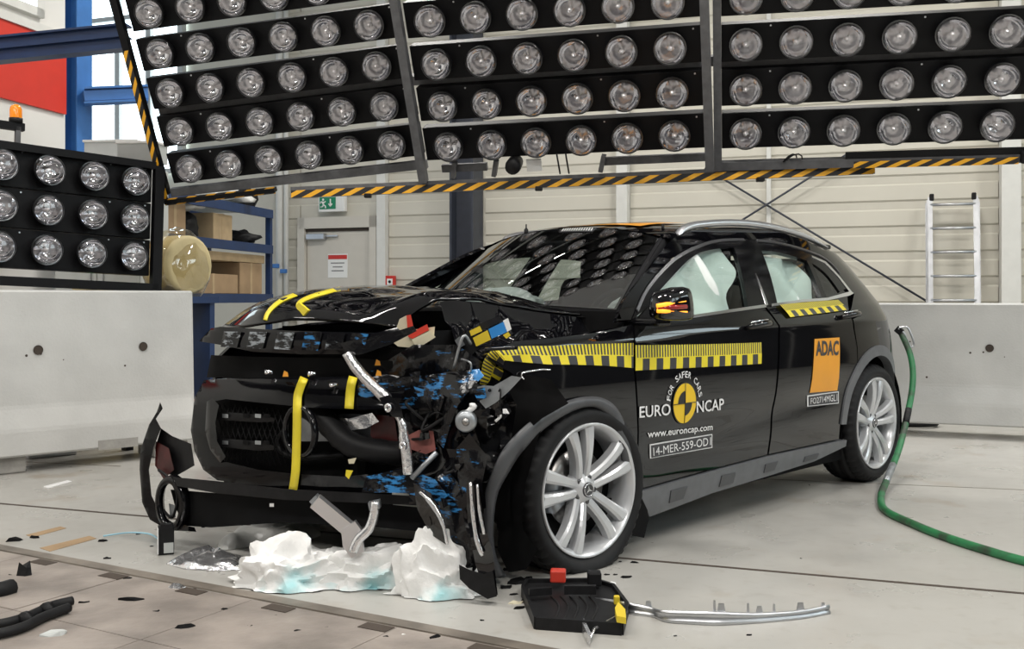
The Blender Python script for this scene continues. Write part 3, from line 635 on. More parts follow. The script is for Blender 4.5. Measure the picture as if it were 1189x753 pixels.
def SN(x, z):
    e = .004; du = S(x+e, z)-S(x-e, z); dv = S(x, z+e)-S(x, z-e); n = du.cross(dv).normalized(); return n if n.y < 0 else -n
def X(px, py):                                   # photo pixel on the near flank -> (x, z)
    y = -.88
    for _ in range(40):
        p = on_y(px, py, y); y += .5*(-half(p.x, p.z)-y)
    return (p.x, p.z)
def XS(*pts): return [X(*p) for p in pts]
def cut_poly(poly, step):                        # 2D polygon -> verts, faces on a regular cut
    bm = bmesh.new(); bm.faces.new([bm.verts.new((a, b, 0)) for a, b in poly])
    for ax in (0, 1):
        lo = min(p[ax] for p in poly); hi = max(p[ax] for p in poly); st = step if not isinstance(step, tuple) else step[ax]
        k = math.floor(lo/st)+1
        while k*st < hi:
            n = Vector((1, 0, 0)) if ax == 0 else Vector((0, 1, 0)); bmesh.ops.bisect_plane(bm, geom=bm.verts[:]+bm.edges[:]+bm.faces[:], plane_co=n*(k*st), plane_no=n, dist=1e-6); k += 1
    bmesh.ops.remove_doubles(bm, verts=bm.verts[:], dist=1e-5)
    bmesh.ops.triangulate(bm, faces=[f for f in bm.faces if len(f.verts) > 4])
    bm.verts.index_update(); V = [(v.co.x, v.co.y) for v in bm.verts]; Fc = [tuple(v.index for v in f.verts) for f in bm.faces]
    B = [(e.verts[0].index, e.verts[1].index) for e in bm.edges if e.is_boundary]; bm.free(); return V, Fc, B
def skin(name, m, V3, N3, Fc, B, thick, parent, mirror=False, back=False):
    s = -1 if mirror else 1
    fl_ = lambda v: Vector((v.x, v.y*s, v.z))
    n = len(V3); verts = [fl_(v) for v in V3]; nor = [fl_(v) for v in N3]; faces = []
    for f in Fc:
        a, b, c = verts[f[0]], verts[f[1]], verts[f[2]]; q = (b-a).cross(c-a)
        faces.append(f if q.dot(nor[f[0]]) >= 0 else f[::-1])
    nf = len(faces)
    idx = {}
    for e in B:
        for i in e:
            if i not in idx: idx[i] = len(verts); verts += [fl_(V3[i]), fl_(V3[i])-nor[i]*thick]; nor += [nor[i], nor[i]]
    for a, b in B: faces.append((idx[a], idx[b], idx[b]+1, idx[a]+1))
    if back:
        o_ = len(verts); verts += [verts[i]-nor[i]*thick for i in range(n)]; nor += [-nor[i] for i in range(n)]
        faces += [tuple(o_+i for i in f[::-1]) for f in faces[:nf]]
    me = bpy.data.meshes.new(name); me.from_pydata(verts, [], faces); me.materials.append(MATS[m])
    sm = [True]*nf+[False]*len(B)+([True]*nf if back else []); me.polygons.foreach_set('use_smooth', sm); me.update()
    ln_ = []
    for p in me.polygons:
        for vi in p.vertices: ln_.append(nor[vi] if p.use_smooth else p.normal)
    me.normals_split_custom_set([tuple(v) for v in ln_])
    o = bpy.data.objects.new(name, me); COL.objects.link(o); o.parent = parent; return o
def side(name, m, poly, off=0., thick=.022, parent=None, step=.035, both=True, fn=None, back=False, mparent=None):
    V, Fc, B = cut_poly(poly, step); P = []; N = []
    for a, b in V:
        n = SN(a, b); p = S(a, b)+n*off
        if fn: p = fn(p)
        P.append(p); N.append(n)
    o = skin(name, m, P, N, Fc, B, thick, parent or car, back=back)
    if both: skin(name, m, P, N, Fc, B, thick, mparent or parent or car, mirror=True, back=back)
    return o
def seg(pts, n=5):                               # densify a smooth 2D path
    return [(p.x, p.y) for p in smooth_path([Vector((a, b, 0)) for a, b in pts], n)]

WB = 2.66; ZR = .345
def circ(cx, cz, r, a0, a1, n=18): return [(cx+r*math.cos(math.radians(a0+(a1-a0)*k/n)), cz+r*math.sin(math.radians(a0+(a1-a0)*k/n))) for k in range(n+1)]
# ---- key outlines on the flank, (x, z)
frame_out = seg(XS((733, 372), (750, 334), (780, 301), (811, 284.5), (835, 278.5), (862, 277.5)))           # front door frame, outer
frame_out2 = seg(XS((867, 278), (900, 281), (936, 290.5), (962, 303.5), (985, 333), (990, 341)))                 # rear frame, outer
B_top, B_belt, B_mid, B_low, B_bot = X(864, 278), X(889, 356), X(905, 378), X(903, 440), X(892, 527)
door_f_front = XS((736, 398), (737, 430), (741, 500), (740, 567))
sill_top = [X(740, 568), X(800, 551), X(892, 527), X(975, 509)]
belt_f = [X(735, 375), X(797, 369), X(877, 357.5), X(889, 356)]
belt_r = [X(893, 355.5), X(954, 347), X(989, 341)]
rear_edge = XS((989, 342), (991, 362), (986, 380)) + [(WB-.45, .62), (WB-.44, .40)]
arch_r = circ(WB, ZR, .415, 172, 20)
# front door skin (below the belt)
fd = side('front_door', 'paint', [belt_f[0], *belt_f[1:3], X(887, 356.5), (B_mid[0]-.012, B_mid[1]), (B_low[0]-.012, B_low[1]), (B_bot[0]-.012, sill_top[2][1]), *[(a+.006, b) for a, b in (sill_top[1],)], (sill_top[0][0]+.006, sill_top[0][1]), *[(a+.006, b) for a, b in door_f_front[::-1][1:]]])
# rear door skin
rdz = [(a, b) for a, b in arch_r if b < .72 and a < WB][::-1]
rd_rear = [X(985, 342.5), X(987, 362), (WB-.30, .83), (WB-.345, .72)]
ra_pts = circ(WB, ZR, .455, 128, 176, 8)
rdr = side('rear_door', 'paint', [(B_belt[0]+.006, B_belt[1]), *belt_r[:2], X(984, 342.5), X(985, 362), (WB-.285, .80), *ra_pts, (ra_pts[-1][0], sill_top[3][1]), (B_bot[0]+.006, sill_top[2][1]), (B_low[0]+.006, B_low[1]), (B_mid[0]+.006, B_mid[1])])
# door window frames
def band(name, m, outer, inner, **k): return side(name, m, outer+inner[::-1], **k)
fin = seg(XS((757, 352), (765, 338), (800, 301), (823, 290.5), (851, 287.5)), 4)
band('window_frame', 'gloss_black', frame_out, fin, off=.002, step=.03)
band('window_frame', 'gloss_black', frame_out2[:21], seg(XS((882, 291), (905, 293.5), (938, 303.5), (958, 317), (975, 339)), 5)[:21], off=.002, step=.03)
# pillars in gloss black between the windows
side('pillar_trim', 'gloss_black', XS((851, 287), (862, 278), (867, 278), (882, 288), (902, 353), (888, 356), (868, 357.5)), off=.004, step=.03)
side('pillar_trim', 'gloss_black', XS((936, 302.5), (941.5, 305), (959.5, 347), (954, 347.5)), off=.004, step=.03)
# glass
side('side_window', 'side_glass', XS((745, 372), (766, 339), (800, 302), (823, 291), (851, 288), (868, 357), (797, 369)), off=-.012, thick=.004, step=.04)
side('side_window', 'side_glass', XS((882, 291), (905, 294), (937, 303), (954.5, 347), (902, 353)), off=-.012, thick=.004, step=.04)
side('quarter_window', 'dark_glass', XS((942, 305), (958, 312), (975, 331), (984, 340), (959.5, 346.5)), off=-.006, thick=.004, step=.03)
# chrome belt mouldings
def ribbon(name, m, top, bot, off=.006, both=True, thick=.008, step=.03): return side(name, m, top+bot[::-1], off=off, thick=thick, step=step, both=both)
ribbon('belt_moulding', 'chrome', XS((797, 367), (840, 360.5), (888, 353.5)), XS((797, 370.5), (840, 364), (889, 357)))
ribbon('belt_moulding', 'chrome', XS((895, 353), (930, 348), (960, 345.8), (986, 338.5), (990, 340)), XS((895, 356), (930, 351), (960, 349), (985, 343.5), (990, 341)))
ribbon('window_chrome', 'chrome', XS((941.5, 297), (958, 304), (974, 321), (989, 340)), XS((942, 299), (957, 306), (972.5, 322), (986, 340)))
ribbon('pillar_chrome', 'chrome', XS((877, 318), (891, 354)), XS((876, 318), (888.5, 355)))
frame_in = [(a+.006, b-.012) for a, b in frame_out]
ribbon('frame_line', 'satin_dark', frame_out[2:], frame_in[2:], off=.008, step=.03)
ribbon('frame_line', 'satin_dark', frame_out2[2:18], [(a, b-.012) for a, b in frame_out2[2:18]], off=.008, step=.03)
# body side above the doors: A pillar, cant rail
roof_edge = seg(XS((716, 372), (727, 345), (755, 310), (774, 283.5), (792, 271), (812, 266), (842, 263.5), (871, 264.5), (902, 269), (932, 278), (956, 290)), 4)
cant_in = frame_out+frame_out2
side('side_frame', 'paint', roof_edge+XS((975, 312), (992, 341))+[(a, b+.004) for a, b in cant_in[::-1]], step=.03)
# quarter panel incl. C pillar
zr = [(.62, .0), (.80, 0), (.95, 0), (1.08, 0), (1.18, 0), (1.27, 0), (1.335, 0)]
rear_line = [(2.05+(interp(z, XR)-2.05)*.955, z) for z, _ in zr]
qa = circ(WB, ZR, .455, 127, 20, 14)
qp = side('quarter_panel', 'paint', [X(956, 290), *XS((975, 312), (992, 341.5), (987, 362)), (WB-.275, .80), *qa, *rear_line], step=.03)
side('rear_bumper', 'paint', [(qa[-1][0]+.004, qa[-1][1]-.004), *[(2.05+(interp(z, XR)-2.05)*.955, z) for z in (.61, .5)], (2.05+(interp(.40, XR)-2.05)*.955, .40), (WB+.445, .40)], step=.03)
# ---- tailgate and rear closing surface
def rear_face(z0, z1, ins, m, nm):
    rows = []
    for k in range(15):
        z = z0+(z1-z0)*k/14; xe = 2.05+(interp(z, XR)-2.05)*ins; y = half(xe, z); row = []
        for j in range(17):
            t = -1+2*j/16; row.append(Vector((xe+(interp(z, XR)-xe)*(1-abs(t)**2.5)*1.0, y*t, z)))
        rows.append(row)
    mb = MB(); mb.grid(rows); return mb.build(nm, m, car)
rear_face(.63, 1.33, .955, 'paint', 'tailgate'); rear_face(.22, .61, .955, 'arch_grey', 'rear_bumper_skin')
for s in (-1, 1):
    rows = [[Vector((2.05+(interp(z, XR)-2.05)*f+.006, s*(half(2.05+(interp(z, XR)-2.05)*f, z)+.004), z)) for f in (.90, .92, .94, .955)] for z in (.80, .86, .92, .97)]
    mb = MB(); mb.grid(rows); mb.build('tail_light', 'lamp_red', car)
# ---- roof
re_x = [(a, b) for a, b in roof_edge if a > .86]
def roof_z(x): return interp(x, [(.80, 1.415), (.95, 1.446), (1.3, 1.478), (1.7, 1.492), (2.1, 1.482), (2.5, 1.442), (2.8, 1.385)])
rows = []
for k in range(22):
    x = .90+(2.78-.90)*k/21; ze = min(interp(x, sorted(re_x)), roof_z(x)-.02); w_ = half(x, ze); row = []
    for j in range(21):
        t = -1+2*j/20; row.append(Vector((x-(.10 if k == 0 else .0)*0+.05*(1-k/21)*(abs(t)**2)*1.0, t*w_, ze+(roof_z(x)-ze)*(1-abs(t)**2.6))))
    rows.append(row)
mb = MB(); mb.grid(rows); roof = mb.build('roof', 'paint', car)
mb = MB(); mb.box((2.80, 0, 1.395), (.16, 1.02, .03), None, .01); mb.build('spoiler', 'paint', car)
# roof sticker: orange sheet with dark lettering blocks and small white print
def on_roof(x, t, h=.004):
    ze = min(interp(x, sorted(re_x)), roof_z(x)-.02); w_ = half(x, ze); return Vector((x, t*w_, ze+(roof_z(x)-ze)*(1-abs(t)**2.6)+h))
mb = MB(); mb.grid([[on_roof(1.02+.5*i/6, -.62+1.1*j/10, .005) for j in range(11)] for i in range(7)]); rs = mb.build('roof_sticker', 'sticker_orange', car)
TV, TF, asp = text_mesh('ADAC', .02)
mb = MB(); mb._add([on_roof(1.44-.3*v.y, -.5+.85*v.x, .009) for v in TV], TF); mb.build('lettering', 'print_black', rs)
mb = MB(); mb.lathe([(.012, 0), (.012, .02), (.004, .03), (.004, .05), (.001, .05)], 10, on_roof(1.03, .62, .0)); mb.build('antenna', 'black_plastic', car)
mb = MB(); mb.tube([on_roof(1.02, -.86, .0)+Vector((-.02, 0, 0)), on_roof(1.02, -.86, .03)+Vector((-.02, 0, 0))], .008, 8); mb.build('sensor_stud', 'black_plastic', car)
# roof rails
rail_px = [(785, 274), (791, 266), (800, 261.5), (813, 259), (841, 257), (871, 258.2), (902, 263.2), (932, 272), (958, 285.5)]
rp = smooth_path([on_y(px, py+1.5, -.60) for px, py in rail_px], 5)
for s in (1, -1):
    P = []
    for i, p in enumerate(rp):
        k = min(1., min(i, len(rp)-1-i)/5.); h = .006+.014*k
        P.append([Vector((p.x, s*(p.y+.022*math.cos(a)), p.z+h*math.sin(a))) for a in [2*PI*j/10 for j in range(11)]])
    mb = MB(); mb.grid(P); mb.build('roof_rail', 'satin', car)
# ---- windscreen
def ws(u, v):           # u -1..1 near to far, v 0 bottom .. 1 top
    yb, yt = .70, .585; xb, xt = .20+.26*u*u, .885+.07*u*u; zb, zt = 1.045-.03*u*u, 1.437-.062*abs(u)**2.4
    k = v+.0; x = xb+(xt-xb)*k; z = zb+(zt-zb)*k+.012*4*v*(1-v); y = u*(yb+(yt-yb)*k); return Vector((x, y, z))
def ws_grid(u0, u1, v0, v1, h, nu=16, nv=14):
    R = []
    for i in range(nu+1):
        row = []
        for j in range(nv+1):
            u, v = u0+(u1-u0)*i/nu, v0+(v1-v0)*j/nv; e = .01; n = (ws(u+e, v)-ws(u-e, v)).cross(ws(u, v+e)-ws(u, v-e)).normalized(); n = n if n.z > 0 else -n
            row.append(ws(u, v)+n*h)
        R.append(row)
    return R
mb = MB(); mb.grid(ws_grid(-.97, .97, .02, .985, 0, 24, 18)); wsc = mb.build('windscreen', 'windscreen', car)
for u0, u1, v0, v1 in ((-1.0, -.955, 0, 1), (.955, 1.0, 0, 1), (-1, 1, .965, 1.02), (-1, 1, -.02, .04)):
    mb = MB(); mb.grid(ws_grid(u0, u1, v0, v1, -.004)); mb.build('screen_border', 'gloss_black', wsc)
mb = MB(); mb.grid(ws_grid(-.38, -.02, .93, .985, .003, 8, 2)); st = mb.build('screen_sticker', 'sticker_dark', wsc)
TV, TF, asp = text_mesh('/////////////', .02); mb = MB(); mb._add([ws(-.37+.34*v.x, .935+.045*v.y)+Vector((-.003, 0, .007)) for v in TV], TF); mb.build('print', 'print_white', st)
for s in (-1, 1):                                 # inner pillar and roof frame behind the skins
    mb = MB(); mb.tube([ws(s*.985, v/10)+Vector((.015, -s*.01, -.03)) for v in range(-1, 11)]+[Vector((x, s*(half(x, min(interp(x, sorted(re_x)), roof_z(x)-.02))-.045), min(interp(x, sorted(re_x)), roof_z(x)-.02)-.03)) for x in (1.05, 1.2, 1.5, 1.8, 2.1, 2.4, 2.65)], .034, 8); mb.build('body_frame', 'interior', car)
mb = MB(); mb.tube([ws(u/8, 1.0)+Vector((.03, 0, -.028)) for u in range(-8, 9)], .026, 8); mb.build('roof_header', 'interior', car)
# cowl strip below the screen
mb = MB(); mb.grid([[ws(u, -.02)+Vector((-.10*k, 0, -.02*k)) for k in (0, 1)] for u in [-1+2*i/16 for i in range(17)]]); mb.build('cowl', 'matt_black', car)
# ---- sill moulding (grey plastic with recesses)
st_ = XS((737, 571.5), (800, 553.5), (892, 529), (981, 510)); sb_ = XS((752, 598), (825, 571), (889, 551.5), (943, 534.5), (980, 517))
def sill_fn(p): 
    return Vector((p.x, p.y-.012, p.z))
sl = side('sill_moulding', 'trim_grey', st_+sb_[::-1], off=.012, thick=.06, step=.04)
for a, b, c, d in (((776, 568), (795, 563), (790, 577), (774, 582)), ((835, 551), (851, 547.5), (848, 559), (832, 563.5)), ((886, 538), (900, 534.5), (896, 544), (884, 547.5)), ((932, 529), (948, 525.5), (945, 531), (930, 535))):
    side('sill_recess', 'arch_grey', XS(a, b, c, d), off=.017, thick=.006, step=.05, parent=sl, both=False)
mb = MB(); mb.box((1.25, 0, .20), (2.2, 1.66, .08)); mb.build('floor_pan', 'matt_black', car)
for s in (-1, 1):
    mb = MB(); mb.box((1.22, s*.80, .235), (1.95, .08, .13)); mb.build('inner_sill', 'matt_black', car)
# mud flap behind the front wheel
mb = MB(); mb.prism([on_y(px, py, -.90) for px, py in ((731, 568), (741, 569), (752, 592), (753, 604), (748, 624), (729, 618), (733, 598))], (0, .13, 0)); mb.build('mud_flap', 'matt_black', car)
# ---- wheel arch mouldings
def arch(cx, cz, r0, r1, a0, a1, m='arch_grey', off=.010):
    o = circ(cx, cz, r1, a0, a1, 26); i = circ(cx, cz, r0, a0, a1, 26); return side('arch_moulding', m, o+i[::-1], off=off, thick=.05, step=.05)
arch(WB, ZR, .395, .455, 176, 12, 'trim_grey')
# wheel house liners
def liner(cx, cz, a0, a1, r, y0, y1, parent=car):
    mb = MB(); n = 20; mb.grid([[Vector((cx+r*math.cos(math.radians(a0+(a1-a0)*k/n)), y, cz+r*math.sin(math.radians(a0+(a1-a0)*k/n)))) for y in (y0, (y0+y1)/2, y1)] for k in range(n+1)])
    return mb.build('wheel_liner', 'matt_black', parent)
for s in (-1, 1):
    liner(WB, ZR, -15, 195, .405, s*.88, s*.50)
    mb = MB(); mb.grid([[Vector((WB+.9*(i/4-.5), s*.52, .15+.75*j/2)) for j in range(3)] for i in range(5)]); mb.build('wheel_house', 'matt_black', car)
# ---- mirror
mp_ = [(762, 350), (766, 340), (778, 334.5), (792, 333.5), (796.5, 346), (797.5, 368), (790, 372), (766, 371), (761.5, 362)]
def mirror(sgn):
    pts = [on_y(px, py, -1.02) for px, py in mp_]; c = sum(pts, Vector())/len(pts); t_ = MB()
    rings = []
    for dy, sc in ((-.06, .45), (-.055, .72), (-.04, .93), (-.02, 1.0), (.02, 1.0), (.04, .92), (.05, .7)):
        rings.append([Vector((c.x+(p.x-c.x)*sc+.12*max(0, -dy)*0, sgn*(c.y+dy), c.z+(p.z-c.z)*sc)) for p in smooth_path(pts+[pts[0]], 3)[:-1]])
    rings = [r+[r[0]] for r in rings]; t_.grid(rings)
    for r in (rings[0], rings[-1]): t_._add(r[:-1], [tuple(range(len(r)-1))], True)
    o = t_.build('door_mirror', 'paint', car)
    # lit amber indicator strip wraps the front of the housing
    ip = [on_y(px, py, -1.02) for px, py in ((762, 354), (778, 350.5), (795.5, 348), (796, 352.5), (779, 355), (796.5, 357.5), (796.5, 363), (779, 361), (762, 361))]
    k = MB()
    for a, b in (((762.5, 355), (795, 349.5)), ((763, 360.5), (796.5, 361.5))):
        k.tube([Vector((q.x, sgn*q.y, q.z)) for q in [on_y(a[0]+(b[0]-a[0])*i/6, a[1]+(b[1]-a[1])*i/6, -1.072+.03*(1-i/6)**3) for i in range(7)]], .009, 8)
    k.build('indicator', 'amber_lit', o)
    k = MB(); k.tube([Vector((q.x, sgn*q.y, q.z)) for q in [on_y(763, 358, -1.04), on_y(780, 356.5, -1.073), on_y(796, 356, -1.075)]], .012, 8); k.build('indicator_lens', 'lamp_red', o)
    k = MB(); k.box((c.x+.0, sgn*(-.92), c.z-.075), (.10, .14, .035), None, .012); k.build('mirror_foot', 'gloss_black', o)
    k = MB(); k.box((c.x+.05, sgn*(c.y), c.z), (.02, .07, .09), None, .0); k.build('mirror_glass', 'chrome', o)
mirror(1); mirror(-1)
side('mirror_sail', 'matt_black', XS((736, 374), (757, 351), (763, 345), (763, 371)), off=.006, step=.03)
# ---- door handles
for parent, (px, py) in ((fd, (879, 379)), (rdr, (985, 367.5))):
    x, z = X(px, py)
    for s in (1, -1):
        n = SN(x, z); base = S(x, z)
        dr = (S(x+.05, z+.003)-S(x-.05, z-.003)).normalized()
        k = MB(); k.tube([Vector((q.x, s*q.y, q.z)) for q in [base+dr*a+n*h for a, h in ((-.105, .0), (-.09, .028), (-.05, .04), (.0, .044), (.05, .04), (.09, .028), (.105, .0))]], [.011, .015, .017, .017, .017, .016, .011], 10)
        hd = k.build('door_handle', 'paint', parent)
        k = MB(); k.tube([Vector((q.x, s*q.y, q.z)) for q in [base+dr*a+n*h+Vector((0, 0, .019)) for a, h in ((-.09, .020), (-.05, .034), (0, .038), (.05, .034), (.09, .020))]], .004, 6); k.build('chrome_strip', 'chrome', hd)
# ---- wheels (axis along y, face towards -y)
def make_wheel(flat=None):
    w_ = bpy.data.objects.new('wheel', None); COL.objects.link(w_); w_.parent = car
    R, rr, hw = .345, .262, .117
    prof = [(rr-.012, -hw+.018), (rr+.004, -hw+.006), (rr+.022, -hw-.004), (rr+.045, -hw-.008), (R-.028, -hw), (R-.012, -hw+.010), (R-.003, -hw+.026), (R, -hw+.045),
            (R, -.060), (R-.008, -.058), (R-.008, -.050), (R, -.048), (R+.001, -.012), (R-.008, -.010), (R-.008, .010), (R+.001, .012), (R, .048), (R-.008, .05), (R-.008, .058), (R, .06),
            (R, hw-.045), (R-.003, hw-.026), (R-.012, hw-.010), (R-.028, hw), (rr+.045, hw+.008), (rr+.01, hw), (rr-.012, hw-.018)]
    mb = MB(); n = 144; mb.lathe(prof, n, axis='y', closed=False)
    mb.bm.verts.ensure_lookup_table()
    for i in (5, 6, 7, 8, 19, 20, 21, 22):
        for k in range(n):
            if k % 3 == 0:
                v = mb.bm.verts[i*n+k]; q = Vector((v.co.x, 0, v.co.z)).normalized(); v.co -= q*.010
    if flat is not None:
        for v in mb.bm.verts:
            r = math.hypot(v.co.x, v.co.z); low = max(0., -v.co.z-.12)/.22
            if r > rr+.006:
                b = low*min(1., (r-rr)/.05)
                v.co.y *= 1+.28*b*b
                if v.co.z < -flat: v.co.z = -flat+.0015*(v.co.z+flat); 
            v.co.z = max(v.co.z, -flat)
    t = mb.build('tire', 'rubber', w_)
    mb = MB(); mb.lathe([(.267, -.111), (.268, -.119), (.262, -.122), (.256, -.116), (.244, -.104), (.236, -.07), (.233, .05), (.26, .10)], 60, axis='y'); rim = mb.build('rim', 'alloy', w_)
    mb = MB()
    for k in range(5):
        a0 = 2*PI*k/5+PI/2
        for s in (-1, 1):
            P = []
            for f in range(9):
                q = f/8; r = .045+.203*q; lat = s*(.019+.021*q+.010*q*q); wd = .018-.001*math.sin(PI*q)+.010*q*q; dep = .050-.012*q; y0 = -.088-.020*math.sin(PI*q*.8)-.014*q
                row = []
                for (l, y) in ((-wd, y0+dep), (-wd, y0+.008), (-wd*.55, y0), (wd*.55, y0), (wd, y0+.008), (wd, y0+dep)):
                    u = Vector((math.cos(a0), 0, math.sin(a0))); vv = Vector((-math.sin(a0), 0, math.cos(a0))); p = u*r+vv*(lat+l); p.y = y; row.append(p)
                P.append(row)
            mb.grid(P, smooth=False)
    for f in mb.bm.faces: f.smooth = False
    mb.build('spokes', 'alloy', w_)
    mb = MB(); mb.lathe([(.001, -.103), (.030, -.101), (.034, -.096), (.060, -.086), (.072, -.07), (.075, -.04)], 30, axis='y'); hub = mb.build('hub', 'alloy', w_)
    mb = MB(); mb.lathe([(.030, -.1015), (.030, -.105), (.026, -.107), (.001, -.1075)], 24, axis='y'); cp = mb.build('centre_cap', 'alloy_dark', w_)
    mb = MB()
    for k in range(3):
        a = PI/2+2*PI*k/3; u = Vector((math.cos(a), 0, math.sin(a))); v2 = Vector((-math.sin(a), 0, math.cos(a)))
        mb.prism([Vector((0, -.1075, 0))+u*.022, Vector((0, -.1075, 0))+v2*.004, Vector((0, -.1075, 0))-v2*.004], (0, -.002, 0))
    mb.lathe([(.026, -.107), (.026, -.1095), (.0235, -.1095), (.0235, -.107)], 24, axis='y'); mb.build('star_emblem', 'chrome', cp)
    for k in range(5):
        a = 2*PI*(k+.5)/5+PI/2; mb = MB(); mb.lathe([(.001, -.091), (.011, -.091), (.011, -.06)], 10, (.050*math.cos(a), 0, .050*math.sin(a)), 'y'); mb.build('wheel_bolt', 'alloy_dark', hub)
    mb = MB(); mb.lathe([(.06, -.035), (.158, -.035), (.158, -.015), (.06, -.015)], 40, axis='y', closed=True); mb.build('brake_disc', 'disc_steel', w_)
    mb = MB(); mb.lathe([(.001, .0), (.235, .0)], 30, axis='y'); mb.build('wheel_back', 'matt_black', w_)
    mb = MB(); P = []
    for k in range(9):
        a = math.radians(150+60*k/8); P.append([Vector((r*math.cos(a), y, r*math.sin(a))) for r, y in ((.10, -.01), (.10, -.058), (.165, -.06), (.172, -.01))])
    mb.grid(P); mb.build('brake_caliper', 'steel_raw', w_)
    return w_
w1 = make_wheel(); w1.location = (WB, -.785, ZR)
w2 = make_wheel(flat=.312); w2.location = (.005, -.785, .313); w2.rotation_euler = (0, 0, math.radians(-4.5))
w2.children[0]
for ch in w2.children:
    if ch.name.split('.')[0] in ('rim', 'spokes', 'hub', 'centre_cap'): ch.rotation_euler = (0, math.radians(-10), 0)
for (x, s) in ((WB, 1), (.0, 1)):
    r = w1.copy(); COL.objects.link(r); r.location = (x, .785, ZR); r.rotation_euler = (0, 0, PI)
    for ch in w1.children:
        c = ch.copy(); COL.objects.link(c); c.parent = r
        for g in ch.children: d = g.copy(); COL.objects.link(d); d.parent = c
for ch in w1.children:
    if ch.name.split('.')[0] in ('rim', 'spokes', 'hub', 'centre_cap'): ch.rotation_euler = (0, math.radians(6), 0)

# ---- interior
mb = MB(); mb.box((.62, 0, .86), (.42, 1.42, .26), None, .06); mb.build('dashboard', 'interior', car)
mb = MB(); mb.grid([[Vector((.30, y, z)) for z in (.25, .7, 1.02)] for y in (-.8, 0, .8)]); mb.build('firewall', 'matt_black', car)
mb = MB(); mb.box((2.3, 0, .62), (.9, 1.3, .5), None, .08); mb.build('rear_bench', 'interior', car)
mb = MB(); mb.box((2.62, 0, .98), (.16, 1.25, .42), Matrix.Rotation(.25, 3, 'Y'), .07); mb.build('rear_backrest', 'interior', car)
for y in (-.37, .37):
    st = bpy.data.objects.new('front_seat', None); COL.objects.link(st); st.parent = car; st.location = (1.25, y, 0)
    mb = MB(); mb.box((0, 0, .50), (.52, .5, .18), None, .07); mb.build('seat_cushion', 'interior', st)
    mb = MB(); mb.box((.30, 0, .88), (.16, .5, .66), Matrix.Rotation(.30, 3, 'Y'), .07); mb.build('seat_back', 'interior', st)
    mb = MB(); mb.box((.42, 0, 1.26), (.11, .28, .19), Matrix.Rotation(.15, 3, 'Y'), .05); mb.build('headrest', 'interior', st)
mb = MB(); mb.tube([(.86+.05*math.sin(a)*.5, -.37+.185*math.cos(a), .94+.17*math.sin(a)) for a in [2*PI*k/24 for k in range(25)]], .016, 8); mb.build('steering_wheel', 'interior', car)
mb = MB(); mb.box((.78, 0, 1.335), (.03, .24, .07), Matrix.Rotation(-.5, 3, 'Y'), .012); mb.build('rear_view_mirror', 'interior', car)
def bag(name, c, r, seed, amp=.16, fr=2.2):
    mb = MB(); bmesh.ops.create_icosphere(mb.bm, subdivisions=5, radius=1)
    for v in mb.bm.verts:
        p = v.co.copy(); k = 1+amp*noise.noise(p*fr+Vector((seed, 0, 0)))-.10*abs(noise.noise(p*fr*1.7+Vector((0, seed, 0))))
        v.co = Vector((p.x*r[0]*k+c[0], p.y*r[1]*k+c[1], p.z*r[2]*k+c[2]))
    for f in mb.bm.faces: f.smooth = True
    return mb.build(name, 'airbag', car)
bag('airbag', (1.0, -.40, .96), (.14, .20, .15), 1); bag('airbag', (.82, .36, 1.0), (.18, .26, .13), 5)
# curtain airbags behind the near side windows: pleated cushions hanging from the cant rail
def curtain(pts, depth, seed, folds):
    cx_, cz_ = sum(p[0] for p in pts)/len(pts), sum(p[1] for p in pts)/len(pts); V, Fc, B = cut_poly(pts, .022); P = []; N = []
    for a, b in V:
        e = min(math.hypot(a-q[0], b-q[1]) for q in pts); p = S(a, b); d = 0
        u = (a-cx_)*folds; f = .5+.5*math.cos(2*PI*u+1.3*math.sin(9*b+seed)); d = depth*(.35+.65*f)+.05*noise.noise(Vector((a*8, b*6, seed)))
        P.append(p+Vector((0, .105-d, 0))); N.append(Vector((0, -1, 0)))
    mb = MB(); mb._add(P, Fc, True); mb.recalc = False
    for f in mb.bm.faces:
        f.normal_update()
    if mb.bm.faces[0:1] and list(mb.bm.faces)[0].normal.y > 0:
        for f in mb.bm.faces: f.normal_flip()
    return mb.build('curtain_airbag', 'airbag', car)
curtain(XS((762, 345), (800, 300), (823, 290), (846, 289), (857, 300), (861, 330), (858, 359), (838, 362), (797, 370), (770, 374)), .085, 1., 3.6)
curtain(XS((884, 294), (912, 300), (934, 303), (946, 325), (954, 348), (925, 353), (900, 356)), .08, 4., 3.0)
mb = MB(); mb.grid([[Vector((x, -.66, z)) for z in (.3, .98)] for x in (.4, 2.5)]); mb.build('door_lining', 'interior', car); mb = MB(); mb.grid([[Vector((x, .66, z)) for z in (.3, .98)] for x in (.4, 2.5)]); mb.build('door_lining', 'interior', car)
mb = MB(); mb.grid([[Vector((x, y, interp(x, [(.95, 1.40), (1.7, 1.445), (2.7, 1.35)]))) for y in (-.5, 0, .5)] for x in (.95, 1.3, 1.7, 2.2, 2.7)]); mb.build('headliner', 'interior', car)

